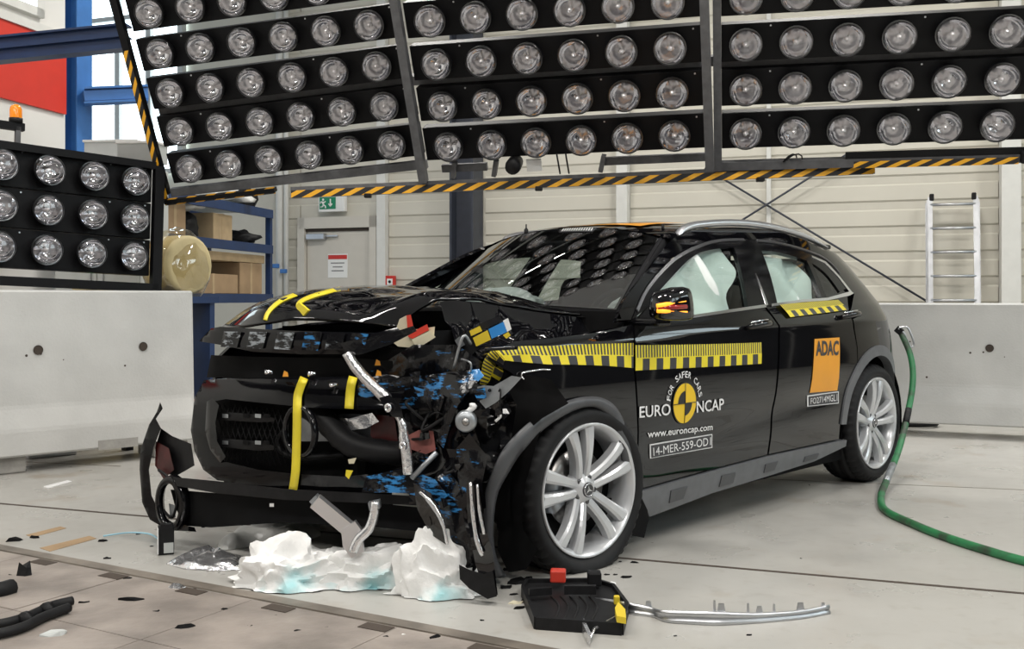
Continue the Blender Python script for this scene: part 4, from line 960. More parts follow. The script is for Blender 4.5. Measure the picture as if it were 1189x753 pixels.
# ---- stickers and print on the flank
def decal(name, m, pairs, off=.004, parent=car, n=5, u0=0., uvx=True):     # pairs of (top pixel, bottom pixel)
    T = seg(XS(*[p[0] for p in pairs]), n); Bt = seg(XS(*[p[1] for p in pairs]), n); P = []; U = []; L = u0; prev = None
    for a, b in zip(T, Bt):
        pa_ = S(*a)+SN(*a)*off; pb_ = S(*b)+SN(*b)*off
        if prev is not None: L += (pb_-prev).length
        prev = pb_; row = []; ur = []
        for k in range(5):
            q = (b[0]+(a[0]-b[0])*k/4, b[1]+(a[1]-b[1])*k/4); row.append(S(*q)+SN(*q)*off); ur.append((L, k/4))
        P.append(row); U.append(ur)
    mb = MB(); mb.grid(P, uv=U); return mb.build(name, m, parent)
decal('measuring_tape', 'ruler_tape', [((737, 400.5), (737, 430)), ((785, 400), (785, 427.5)), ((835, 399), (835, 425)), ((883.5, 397.3), (883.5, 422))], parent=fd)
decal('measuring_tape', 'ruler_tape', [((903, 354.5), (915, 369)), ((925, 352.5), (938, 366)), ((950, 350.5), (962, 363)), ((971, 349), (983, 360))], off=.014, parent=rdr)
od = decal('orange_sticker', 'sticker_orange', [((945, 393.3), (939.5, 455.6)), ((974, 391.5), (971.5, 453))], parent=rdr, n=6)
def lerp2(a, b, t): return (a[0]+(b[0]-a[0])*t, a[1]+(b[1]-a[1])*t)
def print_quad(body, m, bl, br, tl, tr, off, parent, bold=.0, name='lettering'):
    q = XS(bl, br, tl, tr); V, Fc, asp = text_mesh(body, bold); P = []
    for v in V:
        a = lerp2(lerp2(q[0], q[1], v.x), lerp2(q[2], q[3], v.x), v.y); P.append(S(*a)+SN(*a)*off)
    mb = MB(); mb.recalc = False; mb._add(P, Fc, True); return mb.build(name, m, parent)
print_quad('ADAC', 'sticker_dark', (946.5, 413), (972.3, 412.3), (946, 395.5), (973, 395), .006, od, .035)
def plate(corners, body, parent, ib):
    tl, tr, br, bl = corners; o = side('label_plate', 'print_white', XS(tl, tr, br, bl), off=.005, thick=.003, step=.05, both=False, parent=parent)
    cx_ = sum(c[0] for c in corners)/4; cy_ = sum(c[1] for c in corners)/4
    sh = [(c[0]+(1.2 if c[0] < cx_ else -1.2), c[1]+(1.1 if c[1] < cy_ else -1.1)) for c in corners]
    side('plate_field', 'sticker_dark', XS(*sh), off=.0075, thick=.002, step=.05, both=False, parent=o)
    tl, tr, br, bl = sh; print_quad(body, 'print_white', (bl[0]+1.5, bl[1]-ib), (br[0]-1.5, br[1]-ib), (tl[0]+1.5, tl[1]+ib), (tr[0]-1.5, tr[1]+ib), .010, o)
plate(((753.5, 515.5), (826, 503.5), (826, 519.5), (754, 532)), '14-MER-559-OD1', fd, 2.2)
plate(((936.6, 458.8), (973, 454), (973, 468), (936.6, 471.8)), 'FO2714MGL1', rdr, 1.9)
print_quad('EURO', 'print_white', (741.5, 484.8), (777.5, 481.5), (741.5, 471.5), (777.5, 468), .005, fd, .012)
print_quad('NCAP', 'print_white', (808, 478.8), (839.5, 475.3), (808, 465.5), (839.5, 462), .005, fd, .012)
print_quad('www.euroncap.com', 'print_white', (751, 510.5), (826.5, 501), (751, 502), (826.5, 493.5), .005, fd, .015)
lc = X(794, 467.7); lz = abs(X(794, 444.5)[1]-X(794, 490.5)[1])/2; lxr = lz*1.0
def lpt(r, a, off): p = (lc[0]+lxr*r*math.cos(a), lc[1]+lz*r*math.sin(a)); return S(*p)+SN(*p)*off
def sector(r0, r1, a0, a1, off, m, nm='emblem', n=14):
    mb = MB(); mb.recalc = False; mb.grid([[lpt(r0+(r1-r0)*j/3, a0+(a1-a0)*i/n, off) for j in range(4)] for i in range(n+1)], flip=True); return mb.build(nm, m, fd)
sector(.01, 1.06, 0, 2*PI, .0045, 'print_black', n=40); sector(.01, 1.0, 0, 2*PI, .006, 'print_yellow', n=40)
sector(.01, .62, PI/2, PI, .0075, 'print_black'); sector(.01, .62, 3*PI/2, 2*PI, .0075, 'print_black')
for a in (0, PI/2, PI, 3*PI/2):
    mb = MB(); d_ = .02; p0, p1 = lpt(0, a, .0085), lpt(1., a, .0085); mb.tube([p0, p1], .0016, 6); mb.build('emblem', 'print_black', fd)
# arched words above the emblem
word = 'FOR SAFER CARS'; n = len(word); a0, a1 = math.radians(172), math.radians(8)
for i, ch in enumerate(word):
    if ch == ' ': continue
    a = a0+(a1-a0)*(i+.5)/n; V, Fc, asp = text_mesh(ch, .01); P = []; hgt = .32*lz; wdt = hgt*.75 if ch not in 'I' else hgt*.3
    u = (math.cos(a), math.sin(a)); tx = (math.sin(a), -math.cos(a))
    for v in V:
        r = 1.28*lz+hgt*v.y; q = (lc[0]+u[0]*r+tx[0]*wdt*(v.x-.5), lc[1]+u[1]*r+tx[1]*wdt*(v.x-.5)); P.append(S(*q)+SN(*q)*.005)
    mb = MB(); mb.recalc = False; mb._add(P, Fc, True); mb.build('lettering', 'print_white', fd)
# ================================================================== crumpled front of the car
def nz3(p, f, seed=0.): return noise.noise_vector(Vector((p.x*f+seed, p.y*f-seed*.7, p.z*f+seed*1.3)))
def proj_px(p): w_ = CO+AX*p.x+BX*p.y; return CX+F*w_.x/w_.y
plan = smooth_path([Vector(q) for q in ((-1.06, .98, 0), (-1.0, .80, 0), (-.965, .60, 0), (-.955, .35, 0), (-.92, .1, 0), (-.85, -.15, 0), (-.74, -.4, 0), (-.64, -.6, 0), (-.58, -.8, 0), (-.50, -.95, 0), (-.42, -1.08, 0))], 8)
PT = [(proj_px(p), p) for p in plan]
def FP(px, py, off=0.):                      # a point of the battered front face, off metres towards the viewer
    q = None
    for (a, p), (b, r) in zip(PT, PT[1:]):
        if a <= px <= b or (b, r) == PT[-1] or (px < PT[0][0]):
            t = (px-a)/(b-a); q = p+(r-p)*t; break
    r = rayl(px, py); dist = (Vector((q.x, q.y, 0))-Vector((CAML.x, CAML.y, 0))).length/Vector((r.x, r.y, 0)).length
    return CAML+r*(dist-off)
def front(name, m, poly, off=0., thick=.02, step=9, amp=0., freq=7., seed=0., parent=car, bulge=0., fn=None, smooth=True):
    V, Fc, B = cut_poly(poly, step); P = []
    x0 = min(p[0] for p in poly); x1 = max(p[0] for p in poly); y0 = min(p[1] for p in poly); y1 = max(p[1] for p in poly)
    for a, b in V:
        o_ = off(a, b) if callable(off) else off
        u = 2*(a-x0)/(x1-x0)-1; v = 2*(b-y0)/(y1-y0)-1
        p = FP(a, b, o_+bulge*(1-v*v))
        if amp: n = nz3(p, freq, seed); r = rayl(a, b).normalized(); p = p-r*(amp*(n.x+.6*abs(n.y)))
        P.append(p)
    n_ = len(P); back = [p+rayl(*V[i]).normalized()*thick for i, p in enumerate(P)]
    mb = MB(); mb.recalc = True
    mb._add(P+back, list(Fc)+[tuple(i+n_ for i in f[::-1]) for f in Fc]+[(a, b, b+n_, a+n_) for a, b in B], smooth)
    for f in mb.bm.faces:
        if len(f.verts) == 4 and any(v.index < 0 for v in f.verts): pass
    o = mb.build(name, m, parent); 
    if smooth:
        md = o.modifiers.new('edges', 'EDGE_SPLIT'); md.split_angle = math.radians(50)
    return o
def strap(name, m, pts, wpx, off=.02, parent=car, thick=.004, fnp=None, n=4):   # a flat strip along pixels
    c = [Vector((a, b, 0)) for a, b in pts]; c = smooth_path(c, n); P = []
    for i, q in enumerate(c):
        t = (c[min(i+1, len(c)-1)]-c[max(i-1, 0)]).normalized(); nrm = Vector((-t.y, t.x, 0)); w_ = wpx[min(i//n, len(wpx)-1)] if isinstance(wpx, (list, tuple)) else wpx
        P.append([(fnp or (lambda a, b, o: FP(a, b, o)))(q.x+nrm.x*w_*s, q.y+nrm.y*w_*s, off) for s in (-.5, .5)])
    mb = MB(); mb.grid(P); o = mb.build(name, m, parent); md = o.modifiers.new('thickness', 'SOLIDIFY'); md.thickness = thick; return o
def rod(name, m, pts, r, off=.02, parent=car, n=8, sm=4):
    P = [FP(a, b, o_) for a, b, o_ in [(q[0], q[1], q[2] if len(q) > 2 else off) for q in pts]]; mb = MB(); mb.tube(smooth_path(P, sm) if sm > 1 else P, r, n); return mb.build(name, m, parent)

# ---- front wing (near), torn along its front, and an intact far one
def fend_fn(p):
    k = max(0., min(1., (-.10-p.x)/.35)); n = nz3(p, 6.5, 2.); return p+Vector((.01*n.x*k, .035*k*abs(n.y)+.015*k*n.z, .008*n.z*k))
ff = side('front_wing', 'paint', XS((734, 377), (735, 398), (736, 430), (740, 500), (740, 548), (731.5, 510), (719, 478), (703, 464), (680, 460.5), (652, 468), (634, 478), (622, 468), (618, 453), (606, 440), (592, 430), (580, 424), (565, 413), (575, 404), (600, 397), (650, 391), (690, 386.5)), step=.025, both=False, fn=fend_fn, back=True)
far_w = [(-.40, .42), (-.33, .55), (-.20, .68), (0, .74), (.2, .70), (.34, .58), (.40, .40), (.34, .90), (.33, .97), (-.1, .95), (-.5, .90), (-.62, .80), (-.66, .62), (-.60, .45)]
V, Fc, B = cut_poly(far_w, .05); skin('front_wing', 'paint', [S(a, b) for a, b in V], [SN(a, b) for a, b in V], Fc, B, .02, car, mirror=True)
# ruler tape on the wing, its end curled forward
def tape_fn(a, b):
    x, z = X(a, b); return fend_fn(S(x, z)+SN(x, z)*.0)+SN(x, z)*.007
pairs = [((575, 405.5), (586, 418)), ((598, 403.5), (606, 421)), ((623, 402.5), (630, 422.5)), ((660, 400.5), (665, 423.3)), ((700, 399), (702, 424.5)), ((734, 398), (734, 427))]
T_ = smooth_path([Vector((*p[0], 0)) for p in pairs], 6); B_ = smooth_path([Vector((*p[1], 0)) for p in pairs], 6); P = []; U = []; L = 0; pv = None
for a, b in zip(T_, B_):
    row = [tape_fn(b.x+(a.x-b.x)*k/4, b.y+(a.y-b.y)*k/4) for k in range(5)]
    if pv is not None: L += (row[2]-pv).length
    pv = row[2]; P.append(row); U.append([(L, k/4) for k in range(5)])
mb = MB(); mb.grid(P, uv=U); mt = mb.build('measuring_tape', 'ruler_tape', ff)
cur = [((575, 405.5), (586, 418)), ((568, 409), (584, 424)), ((562, 418), (584, 432)), ((559, 430), (580, 440)), ((557, 445), (572, 447))]
P = []; U = []; L = 0; pv = None; T_ = smooth_path([Vector((*p[0], 0)) for p in cur], 4); B_ = smooth_path([Vector((*p[1], 0)) for p in cur], 4)
for i, (a, b) in enumerate(zip(T_, B_)):
    t = i/(len(T_)-1); row = [on_y(b.x+(a.x-b.x)*k/4, b.y+(a.y-b.y)*k/4, -.885+.10*t) for k in range(5)]
    if pv is not None: L += (row[2]-pv).length
    pv = row[2]; P.append(row); U.append([(-L*1.5, k/4) for k in range(5)])
mb = MB(); mb.grid(P, uv=U); o = mb.build('tape_end', 'ruler_tape', mt); o.modifiers.new('t', 'SOLIDIFY').thickness = .004
# torn bright edge of the wing
mb = MB(); mb.tube([on_y(a, b, -.885) for a, b in ((605, 437), (606, 433), (613, 431), (630, 428.5), (650, 430), (668, 428))], .0035, 6); mb.tube([on_y(a, b, -.885) for a, b in ((605, 437), (612, 443), (619, 453))], .0035, 6); mb.build('torn_edge', 'bright_metal', ff)
# ---- near front arch moulding, hanging forward
ao = [(575, 671), (567, 647), (563, 621), (563, 577), (572, 548), (588, 517), (617, 488), (652, 467.5), (680.5, 460), (703, 463), (719, 477), (731.5, 509), (737, 540)]
ai = [(588, 668), (577, 647), (573, 618), (577, 577), (590, 550), (607, 524), (633, 497), (664, 477.5), (687, 472), (701, 478), (713, 493), (721, 520), (726, 545)]
ya = [-.80, -.81, -.82, -.85, -.88, -.90, -.905, -.91, -.91, -.91, -.91, -.91, -.905]
O_ = smooth_path([on_y(p[0], p[1], y) for p, y in zip(ao, ya)], 4); I_ = smooth_path([on_y(p[0], p[1], y) for p, y in zip(ai, ya)], 4)
mb = MB(); mb.grid([[a, a.lerp(b, .33)+Vector((0, -.012, 0)), a.lerp(b, .66)+Vector((0, -.010, 0)), b, b+Vector((.03, .05, 0))] for a, b in zip(O_, I_)]); o = mb.build('arch_moulding', 'arch_grey', car); o.modifiers.new('t', 'SOLIDIFY').thickness = .008
liner(.0, .33, 20, 190, .43, -.86, -.45); liner(0, ZR, -15, 195, .405, .88, .50)
mb = MB(); V, Fc, B = cut_poly([(578, 577), (592, 549), (607, 524), (628, 502), (618, 530), (609, 560), (607, 590), (611, 615), (626, 640), (612, 658), (588, 660), (577, 640)], 8)
mb._add([on_x(a, b, -.39)+nz3(on_x(a, b, -.39), 8)*.02 for a, b in V], Fc, True); mb.build('torn_liner', 'matt_black', car)
for s in (-.5, .5): mb = MB(); mb.grid([[Vector((x, s, z)) for z in (.15, .55, .95)] for x in (-.5, 0, .38)]); mb.build('wheel_house', 'matt_black', car)
# ---- bonnet: buckled upwards, near corner folded open
HG = [  # rows from the far edge to the near edge; each cowl -> leading edge
 [(.36, .76, 1.02), (.10, .76, 1.04), (-.15, .75, 1.04), (-.38, .74, 1.01), (-.56, .72, .96), (-.70, .70, .91)],
 [(.25, .52, 1.10), (.02, .52, 1.125), (-.22, .52, 1.118), (-.44, .52, 1.09), (-.64, .52, 1.035), (-.80, .50, .955)],
 [(.17, .25, 1.125), (-.07, .25, 1.13), (-.32, .25, 1.122), (-.57, .25, 1.098), (-.78, .25, 1.04), (-.88, .25, .955)],
 [(.13, .0, 1.115), (-.10, .0, 1.105), (-.34, .0, 1.095), (-.56, .0, 1.07), (-.72, .0, 1.03), (-.80, .0, .985)],
 [(.20, -.22, 1.10), (.0, -.22, 1.09), (-.20, -.21, 1.085), (-.40, -.20, 1.075), (-.56, -.20, 1.03), (-.66, -.20, .99)],
 [(.36, -.42, 1.04), (.15, -.38, 1.065), (-.08, -.34, 1.085), (-.29, -.30, 1.116), (-.44, -.29, 1.05), (-.53, -.28, .965)],
 [(.56, -.77, .945), (.38, -.64, .990), (.05, -.51, 1.035), (-.27, -.40, 1.080), (-.40, -.355, 1.04), (-.50, -.32, .955)]]
cols = [smooth_path([Vector(p) for p in r], 8) for r in HG]; grid_ = [smooth_path([c[i] for c in cols], 8) for i in range(len(cols[0]))]
def hood_d(p):
    k = max(.25, min(1., (.45-p.y)/.6)); n = nz3(p, 4.2, 1.); n2 = nz3(p, 10., 4.); return p+Vector((0, 0, 1))*(.018*n.x*k-.022*abs(n.y)*k+.005*n2.x)
def grid_obj(name, m, G, parent=car, th=.012):
    mb = MB(); mb.grid(G); o = mb.build(name, m, parent); md = o.modifiers.new('thickness', 'SOLIDIFY'); md.thickness = th; md.offset = 1; return o
HD = [[hood_d(p) for p in r] for r in grid_]
bonnet = grid_obj('bonnet', 'paint', HD); bonnet.modifiers['thickness'].offset = 0
from mathutils.bvhtree import BVHTree
nr_, nc_ = len(HD), len(HD[0]); BV = BVHTree.FromPolygons([p for r in HD for p in r], [(i*nc_+j, (i+1)*nc_+j, (i+1)*nc_+j+1, i*nc_+j+1) for i in range(nr_-1) for j in range(nc_-1)])
def hood_strip(pts, wpx, nm):
    c = smooth_path([Vector((a, b, 0)) for a, b in pts], 6); P = []; last = None
    for i, q in enumerate(c):
        t = (c[min(i+1, len(c)-1)]-c[max(i-1, 0)]).normalized(); n_ = Vector((-t.y, t.x, 0)); row = []
        for s in (-.5, .5):
            r = rayl(q.x+n_.x*wpx*s, q.y+n_.y*wpx*s); h = BV.ray_cast(CAML, r.normalized())
            if h[0] is None: row = None; break
            row.append(h[0]-r.normalized()*.012+Vector((0, 0, .006)))
        if row: P.append(row)
    mb = MB(); mb.grid(P); o = mb.build(nm, 'tape_yellow', bonnet); o.modifiers.new('t', 'SOLIDIFY').thickness = .003
hood_strip([(306.5, 380), (311, 364), (328, 349), (354, 340), (382, 334.5)], 4.5, 'yellow_strip')
hood_strip([(354, 364), (346, 357), (350, 350.5), (365, 344), (383, 339), (405, 334)], 4.5, 'yellow_strip')
mb = MB(); mb.prism([on_x(a, b, -.80) for a, b in ((343, 355), (347, 351), (358, 360), (352, 366.5))], (.01, 0, 0)); mb.build('tape_end', 'tape_yellow', bonnet)
# apron between the folded bonnet edge and the near wing
inner = [grid_[i][-1] for i in range(len(grid_))][:28]
wing_top = [fend_fn(S(*X(734-(734-572)*i/(len(inner)-1), 377+27*(i/(len(inner)-1))))) for i in range(len(inner))]
rows = []
for a, b in zip(inner, wing_top):
    row = []
    for k in range(9):
        t = k/8; p = a.lerp(b, t); p.z -= .035+.09*math.sin(PI*t)*.8 if 0 < k < 8 else .012*(k == 0); p += nz3(p, 9, 3)*.028*(1 if 0 < k < 8 else 0); row.append(p)
    rows.append(row)
mb = MB(); mb.grid(rows); mb.build('inner_wing', 'paint', car)
# ---- engine bay mass behind everything
def blob_box(name, m, c, size, amp, seed, parent=car, bev=.05, cuts=5):
    mb = MB(); mb.box((0, 0, 0), size, None, bev); bmesh.ops.subdivide_edges(mb.bm, edges=mb.bm.edges[:], cuts=cuts, use_grid_fill=True)
    for v in mb.bm.verts: v.co = v.co+nz3(v.co, 6, seed)*amp+Vector(c)
    return mb.build(name, m, parent)
blob_box('engine_block', 'matt_black', (-.12, .05, .62), (.62, .95, .50), .05, 1)
blob_box('gearbox', 'matt_black', (-.15, -.34, .50), (.50, .30, .42), .05, 6)
blob_box('radiator_support', 'matt_black', (-.58, .22, .48), (.18, 1.05, .62), .03, 3)
# ---- slam panel under the bonnet edge, ribbed and scraped
hdr = front('slam_panel', 'gloss_black', [(231, 396), (245, 381), (256, 379), (341, 384), (437, 386), (461, 380), (466, 384), (450, 394), (421, 406), (402, 411), (348, 411), (293, 408), (255, 400)], off=.04, thick=.05, step=7, amp=.012, freq=9, bulge=.015)
for i, px in enumerate((272, 302, 334, 366, 393, 420)):
    y0, y1 = 384.5+i*.4, 403.5+min(i, 3)*1.2-max(0, i-3)*1.0; front('rib', 'scraped_blue' if i in (3, 5) else 'scraped_silver', [(px-12, y0), (px+8, y0+.5), (px+3, y1), (px-16, y1-1)], off=.064, thick=.012, step=6, amp=.008, parent=hdr, seed=i)
front('slam_edge', 'scraped_light', [(395, 398), (455, 386), (480, 378), (484, 384), (455, 399), (421, 411), (403, 413)], off=.07, thick=.02, step=7, amp=.012, seed=3)
# ---- bumper and grille
front('grille_backing', 'matt_black', [(238, 450), (300, 456), (470, 470), (520, 480), (520, 560), (440, 565), (300, 556), (245, 545), (232, 500)], off=-.16, thick=.02, step=20)
bt = front('bumper_cover', 'bumper_black', [(237, 441), (260, 439), (354, 438), (415, 436), (462, 434), (470, 452), (462, 474), (420, 475.5), (360, 473), (300, 467), (262, 463), (246, 466), (240, 480), (240, 505), (246, 522), (262, 536), (300, 545), (345, 550), (400, 553), (440, 549), (470, 541), (505, 560), (508, 574), (440, 571), (380, 571), (300, 565), (252, 557), (236, 545), (226, 524), (221.5, 499), (226, 461)], off=lambda a, b: .055-.13*max(0, (474-b)/38)**1.5-.05*max(0, (b-548)/26), thick=.05, step=5, amp=.004, freq=8, bulge=.0)
front('grille_frame', 'gloss_black', [(240, 466), (247, 462), (254, 470), (250, 490), (252, 512), (262, 530), (256, 537), (244, 522), (238, 500)], off=.075, thick=.02, step=7, parent=bt)
for y0, y1, y2 in ((478, 485, 489), (509, 517, 522)):     # two grille bars with openings
    g = front('grille_bar', 'black_plastic', [(250, y0-1), (300, y0+3), (318, y1), (318, y2), (300, y2+1), (252, y0+9)], off=.02, thick=.02, step=9, parent=bt, bulge=.01)
    for k, px in enumerate((258, 282, 296, 306)): 
        front('grille_slot', 'matt_black' if k % 2 else 'steel_raw', [(px, y0+2), (px+7, y0+2.6), (px+7, y0+7), (px, y0+6.5)], off=.036, thick=.006, step=9, parent=g)
mb = MB()                                        # honeycomb mesh of the grille
for i in range(16):
    for sg in (-1, 1):
        a, b = (242+i*6.2, 467+i*.6), (242+i*6.2+sg*22, 540); 
        if b[0] < 244 or b[0] > 345: continue
        mb.tube([FP(a[0]+(b[0]-a[0])*t, a[1]+(b[1]-a[1])*t, -.03) for t in (0, .5, 1)], .0022, 4)
o = mb.build('grille_mesh', 'black_plastic', bt); o['kind'] = 'stuff'
mb = MB(); c = FP(352, 500, .03); mb.lathe([(.085, -.02), (.095, -.03), (.105, -.02), (.10, .0)], 28, (0, 0, 0), 'x'); mb.build('badge_ring', 'gloss_black', bt, loc=c)
rod('air_duct', 'black_plastic', [(352, 468, -.06), (378, 488, -.03), (402, 512, -.01), (430, 522, -.03), (470, 527, -.07)], [.045+.004*(k % 2) for k in range(17)], n=16)
rod('air_duct', 'black_plastic', [(330, 500, -.10), (322, 515, -.10), (340, 530, -.10), (400, 528, -.11)], .012)
front('radiator_core', 'steel_raw', [(343, 485), (400, 480), (452, 482), (455, 508), (400, 512), (345, 512)], off=-.10, thick=.02, step=12, amp=.015)
front('headlamp_fragment', 'bright_metal', [(383, 482), (405, 486), (432, 479), (440, 489), (425, 497), (400, 500)], off=-.04, thick=.015, step=7, amp=.02, freq=14)
front('headlamp_fragment', 'dark_red', [(432, 480), (458, 484), (463, 520), (445, 523), (430, 505)], off=-.06, thick=.015, step=7, amp=.015, freq=12)
# yellow tapes on the bumper
BO = lambda a, b, o: FP(a, b, o+.055-.13*max(0, (474-b)/38)**1.5-.05*max(0, (b-548)/26))
strap('yellow_strip', 'tape_yellow', [(353, 438), (347.5, 452), (345, 465), (344.5, 500), (343, 545), (340, 568)], 9.5, .02, bt, fnp=BO)
strap('yellow_strip', 'tape_yellow', [(410, 437), (407, 450), (405, 474)], 10, .02, bt, fnp=BO); front('tape_scrap', 'tape_yellow', [(402, 545), (410, 546), (405, 556), (401, 552)], off=.09, thick=.004, parent=bt); front('tape_scrap', 'foam_cream', [(404, 533), (414, 531), (411, 538), (405, 538)], off=.08, thick=.01, parent=bt)
for px, py in ((331, 434), (438, 421), (439, 433)): front('orange_clip', 'sticker_orange', [(px-3, py+3), (px-1, py-4), (px+3, py-2), (px+4, py+3)], off=-.02, thick=.02)
front('latch_beam', 'matt_black', [(245, 412), (300, 414), (420, 416), (470, 420), (470, 434), (400, 437), (300, 438), (240, 438)], off=-.10, thick=.05, step=12, amp=.03)
for i, (px, py) in enumerate(((360, 434), (385, 447), (310, 432), (428, 452))): mb = MB(); mb.lathe([(.001, -.01), (.010, -.008), (.010, .02)], 8, (0, 0, 0), 'x'); mb.build('bolt', 'chrome', bt, loc=FP(px, py, .01 if py > 440 else -.04))
# far bumper corner, sprung loose
fc_ = front('bumper_corner', 'bumper_black', [(186, 466.5), (189, 474), (181, 486), (187, 497), (178, 520), (173, 545), (176, 575), (186, 596), (200, 606), (226, 612), (228, 617), (195, 615), (174, 603), (165, 583), (162, 545), (163, 522), (173, 493), (182, 478)], off=.0, thick=.07, step=6, amp=.01, freq=9)
front('corner_inner', 'black_plastic', [(187, 497), (200, 506), (222, 515), (226, 540), (205, 552), (184, 548), (180, 520)], off=-.06, thick=.03, step=8, amp=.025, freq=9)
front('red_inner', 'dark_red', [(181, 512), (196, 520), (202, 545), (190, 556), (180, 540)], off=-.02, thick=.015, step=8, amp=.015)
mb = MB(); mb.lathe([(.076, -.02), (.098, -.012), (.104, .02), (.092, .035), (.074, .01)], 28, (0, 0, 0), 'x', True); o = mb.build('fog_lamp_ring', 'gloss_black', car, loc=FP(199, 584, .02)); o.scale = (1, .88, 1.18); o.rotation_euler = (0, 0, .25)
rod('corner_wire', 'black_plastic', [(184, 545, .01), (196, 555, .01), (206, 575, .0), (200, 600, .01), (188, 590, .01)], .006)
front('bracket_tabs', 'steel_raw', [(196, 584), (203, 586), (204, 600), (198, 603)], off=-.0, thick=.01)
# lower grille and undertray
front('lower_lip', 'black_plastic', [(196, 553), (250, 558), (330, 567), (440, 573), (505, 577), (508, 588), (440, 584), (330, 580), (250, 572), (200, 563)], off=.03, thick=.06, step=12, amp=.008)
front('undertray', 'matt_black', [(198, 568), (250, 572), (330, 580), (440, 584), (500, 590), (520, 620), (440, 612), (330, 606), (245, 612), (215, 610), (204, 590)], off=-.06, thick=.05, step=12, amp=.02)
front('tow_cover', 'print_white', [(313, 584), (318, 584), (318, 588), (313, 588)], off=.0, thick=.006)
# silver beam torn through the front
strap('bumper_beam', 'bright_metal', [(401, 410), (410, 425), (424, 441), (440, 456), (448, 464)], [8, 9, 10, 11, 9, 8], .10, thick=.03)
strap('bumper_beam', 'bright_metal', [(458, 478), (466, 492), (468, 508), (471, 528), (473, 551)], [6, 8, 10, 10, 9, 8], .10, thick=.02)
front('beam_joint', 'gloss_black', [(440, 462), (452, 458), (466, 474), (468, 484), (456, 484), (446, 472)], off=.11, thick=.03, step=6, amp=.01)
for px, py in ((469, 517), (452, 473)): mb = MB(); mb.lathe([(.006, -.01), (.016, -.012), (.018, .0), (.006, .002)], 12, (0, 0, 0), 'x', True); mb.build('bolt', 'chrome', car, loc=FP(px, py, .125))
front('crushed_rail', 'dusty_red', [(474, 505), (486, 499), (503, 500), (506, 522), (495, 527), (476, 521)], off=.02, thick=.05, step=6, amp=.012, freq=12)
rod('tie_rod', 'steel_raw', [(478, 555, .09), (507, 525, .06)], .010, sm=1)
# blue scraped sheets of the crushed corner
front('crushed_panel', 'scraped_blue', [(415, 448), (440, 440), (475, 437), (515, 433), (556, 428), (562, 436), (545, 452), (532, 470), (524, 490), (515, 520), (508, 512), (516, 480), (500, 474), (465, 474), (418, 474)], off=.01, thick=.02, step=6, amp=.05, freq=7, seed=2)
front('crushed_panel', 'scraped_blue', [(425, 553), (470, 543), (505, 556), (520, 575), (512, 582), (470, 572), (420, 571)], off=.07, thick=.015, step=6, amp=.03, freq=9, seed=5)
front('crushed_panel', 'scraped_light', [(480, 400), (530, 400), (560, 420), (556, 432), (515, 436), (470, 436), (440, 440), (430, 430)], off=-.08, thick=.02, step=8, amp=.05, freq=7, seed=8)
front('crushed_panel', 'gloss_black', [(505, 440), (560, 430), (586, 446), (600, 470), (592, 520), (566, 560), (545, 560), (520, 560), (500, 556), (470, 545), (470, 480), (500, 470)], off=-.10, thick=.02, step=8, amp=.06, freq=8, seed=11)
front('crushed_panel', 'matt_black', [(586, 430), (640, 440), (660, 468), (630, 485), (600, 510), (578, 545), (560, 560), (560, 480)], off=-.14, thick=.02, step=9, amp=.03, freq=6, seed=13)
# shards of the near bumper end
front('bumper_shard', 'scraped_light', [(530, 520), (545, 503), (566, 530), (560, 560), (562, 600), (568, 640), (555, 650), (540, 610), (532, 565)], off=.05, thick=.015, step=6, amp=.05, freq=9, seed=21)
front('bumper_shard', 'paint', [(541, 560), (556, 565), (560, 600), (572, 640), (578, 690), (566, 694), (552, 655), (543, 605)], off=.10, thick=.02, step=6, amp=.02, freq=10, seed=24)
front('bumper_shard', 'scraped_light', [(500, 560), (515, 540), (532, 560), (545, 610), (556, 655), (545, 672), (525, 640), (512, 600)], off=.03, thick=.02, step=6, amp=.05, freq=9, seed=27)
o = front('lower_corner', 'black_plastic', [(533, 655), (545, 661), (562, 666), (572, 662), (577, 692), (566, 695), (545, 683), (534, 672)], off=.12, thick=.05, step=6, amp=.01)
strap('trim_strip', 'bright_metal', [(487, 571), (497, 580), (508, 596), (515, 612), (519, 632)], [3, 5, 4, 3, 2, 2], .12, thick=.004)
strap('shard_edge', 'bright_metal', [(546, 560), (548, 590), (553, 625), (560, 645)], [3, 4, 5, 3, 2], .125, thick=.004)
strap('shard_edge', 'bright_metal', [(554, 562), (556, 590), (562, 620)], [2, 3, 3, 2], .125, thick=.004)
front('lamp_glass_shard', 'dark_glass', [(480, 560), (500, 572), (515, 600), (518, 632), (500, 620), (484, 590)], off=.11, thick=.004, step=8, amp=.02, seed=4)
# parts of the opened engine bay
front('inner_bracket', 'steel_raw', [(554, 449), (562, 447), (573, 448), (594, 436), (606, 438), (590, 455), (576, 467), (564, 474), (557, 466)], off=.03, thick=.015, step=7, amp=.006)
for px, py, r in ((559.5, 456, .011), (568.5, 453, .006)): mb = MB(); mb.lathe([(.001, -.004), (r, -.003), (r, .004)], 10, (0, 0, 0), 'x'); mb.build('hole', 'matt_black', car, loc=FP(px, py, .038), rot=(0, 0, .7))
t_ = bpy.data.objects.new('pulley', None); COL.objects.link(t_); t_.parent = car; t_.location = FP(541, 489, .07); t_.rotation_euler = (0, 0, .75)
mb = MB(); mb.lathe([(.014, -.02), (.030, -.018), (.038, -.010), (.040, .02), (.014, .02)], 24, axis='x'); mb.build('pulley_wheel', 'steel_raw', t_)
mb = MB(); mb.lathe([(.001, -.026), (.010, -.026), (.014, -.018)], 12, axis='x'); mb.build('pulley_bolt', 'disc_steel', t_)
strap('white_bracket', 'print_white', [(538, 480), (545, 476), (550, 471), (545, 470)], [5, 6, 5, 4], .06, thick=.012)
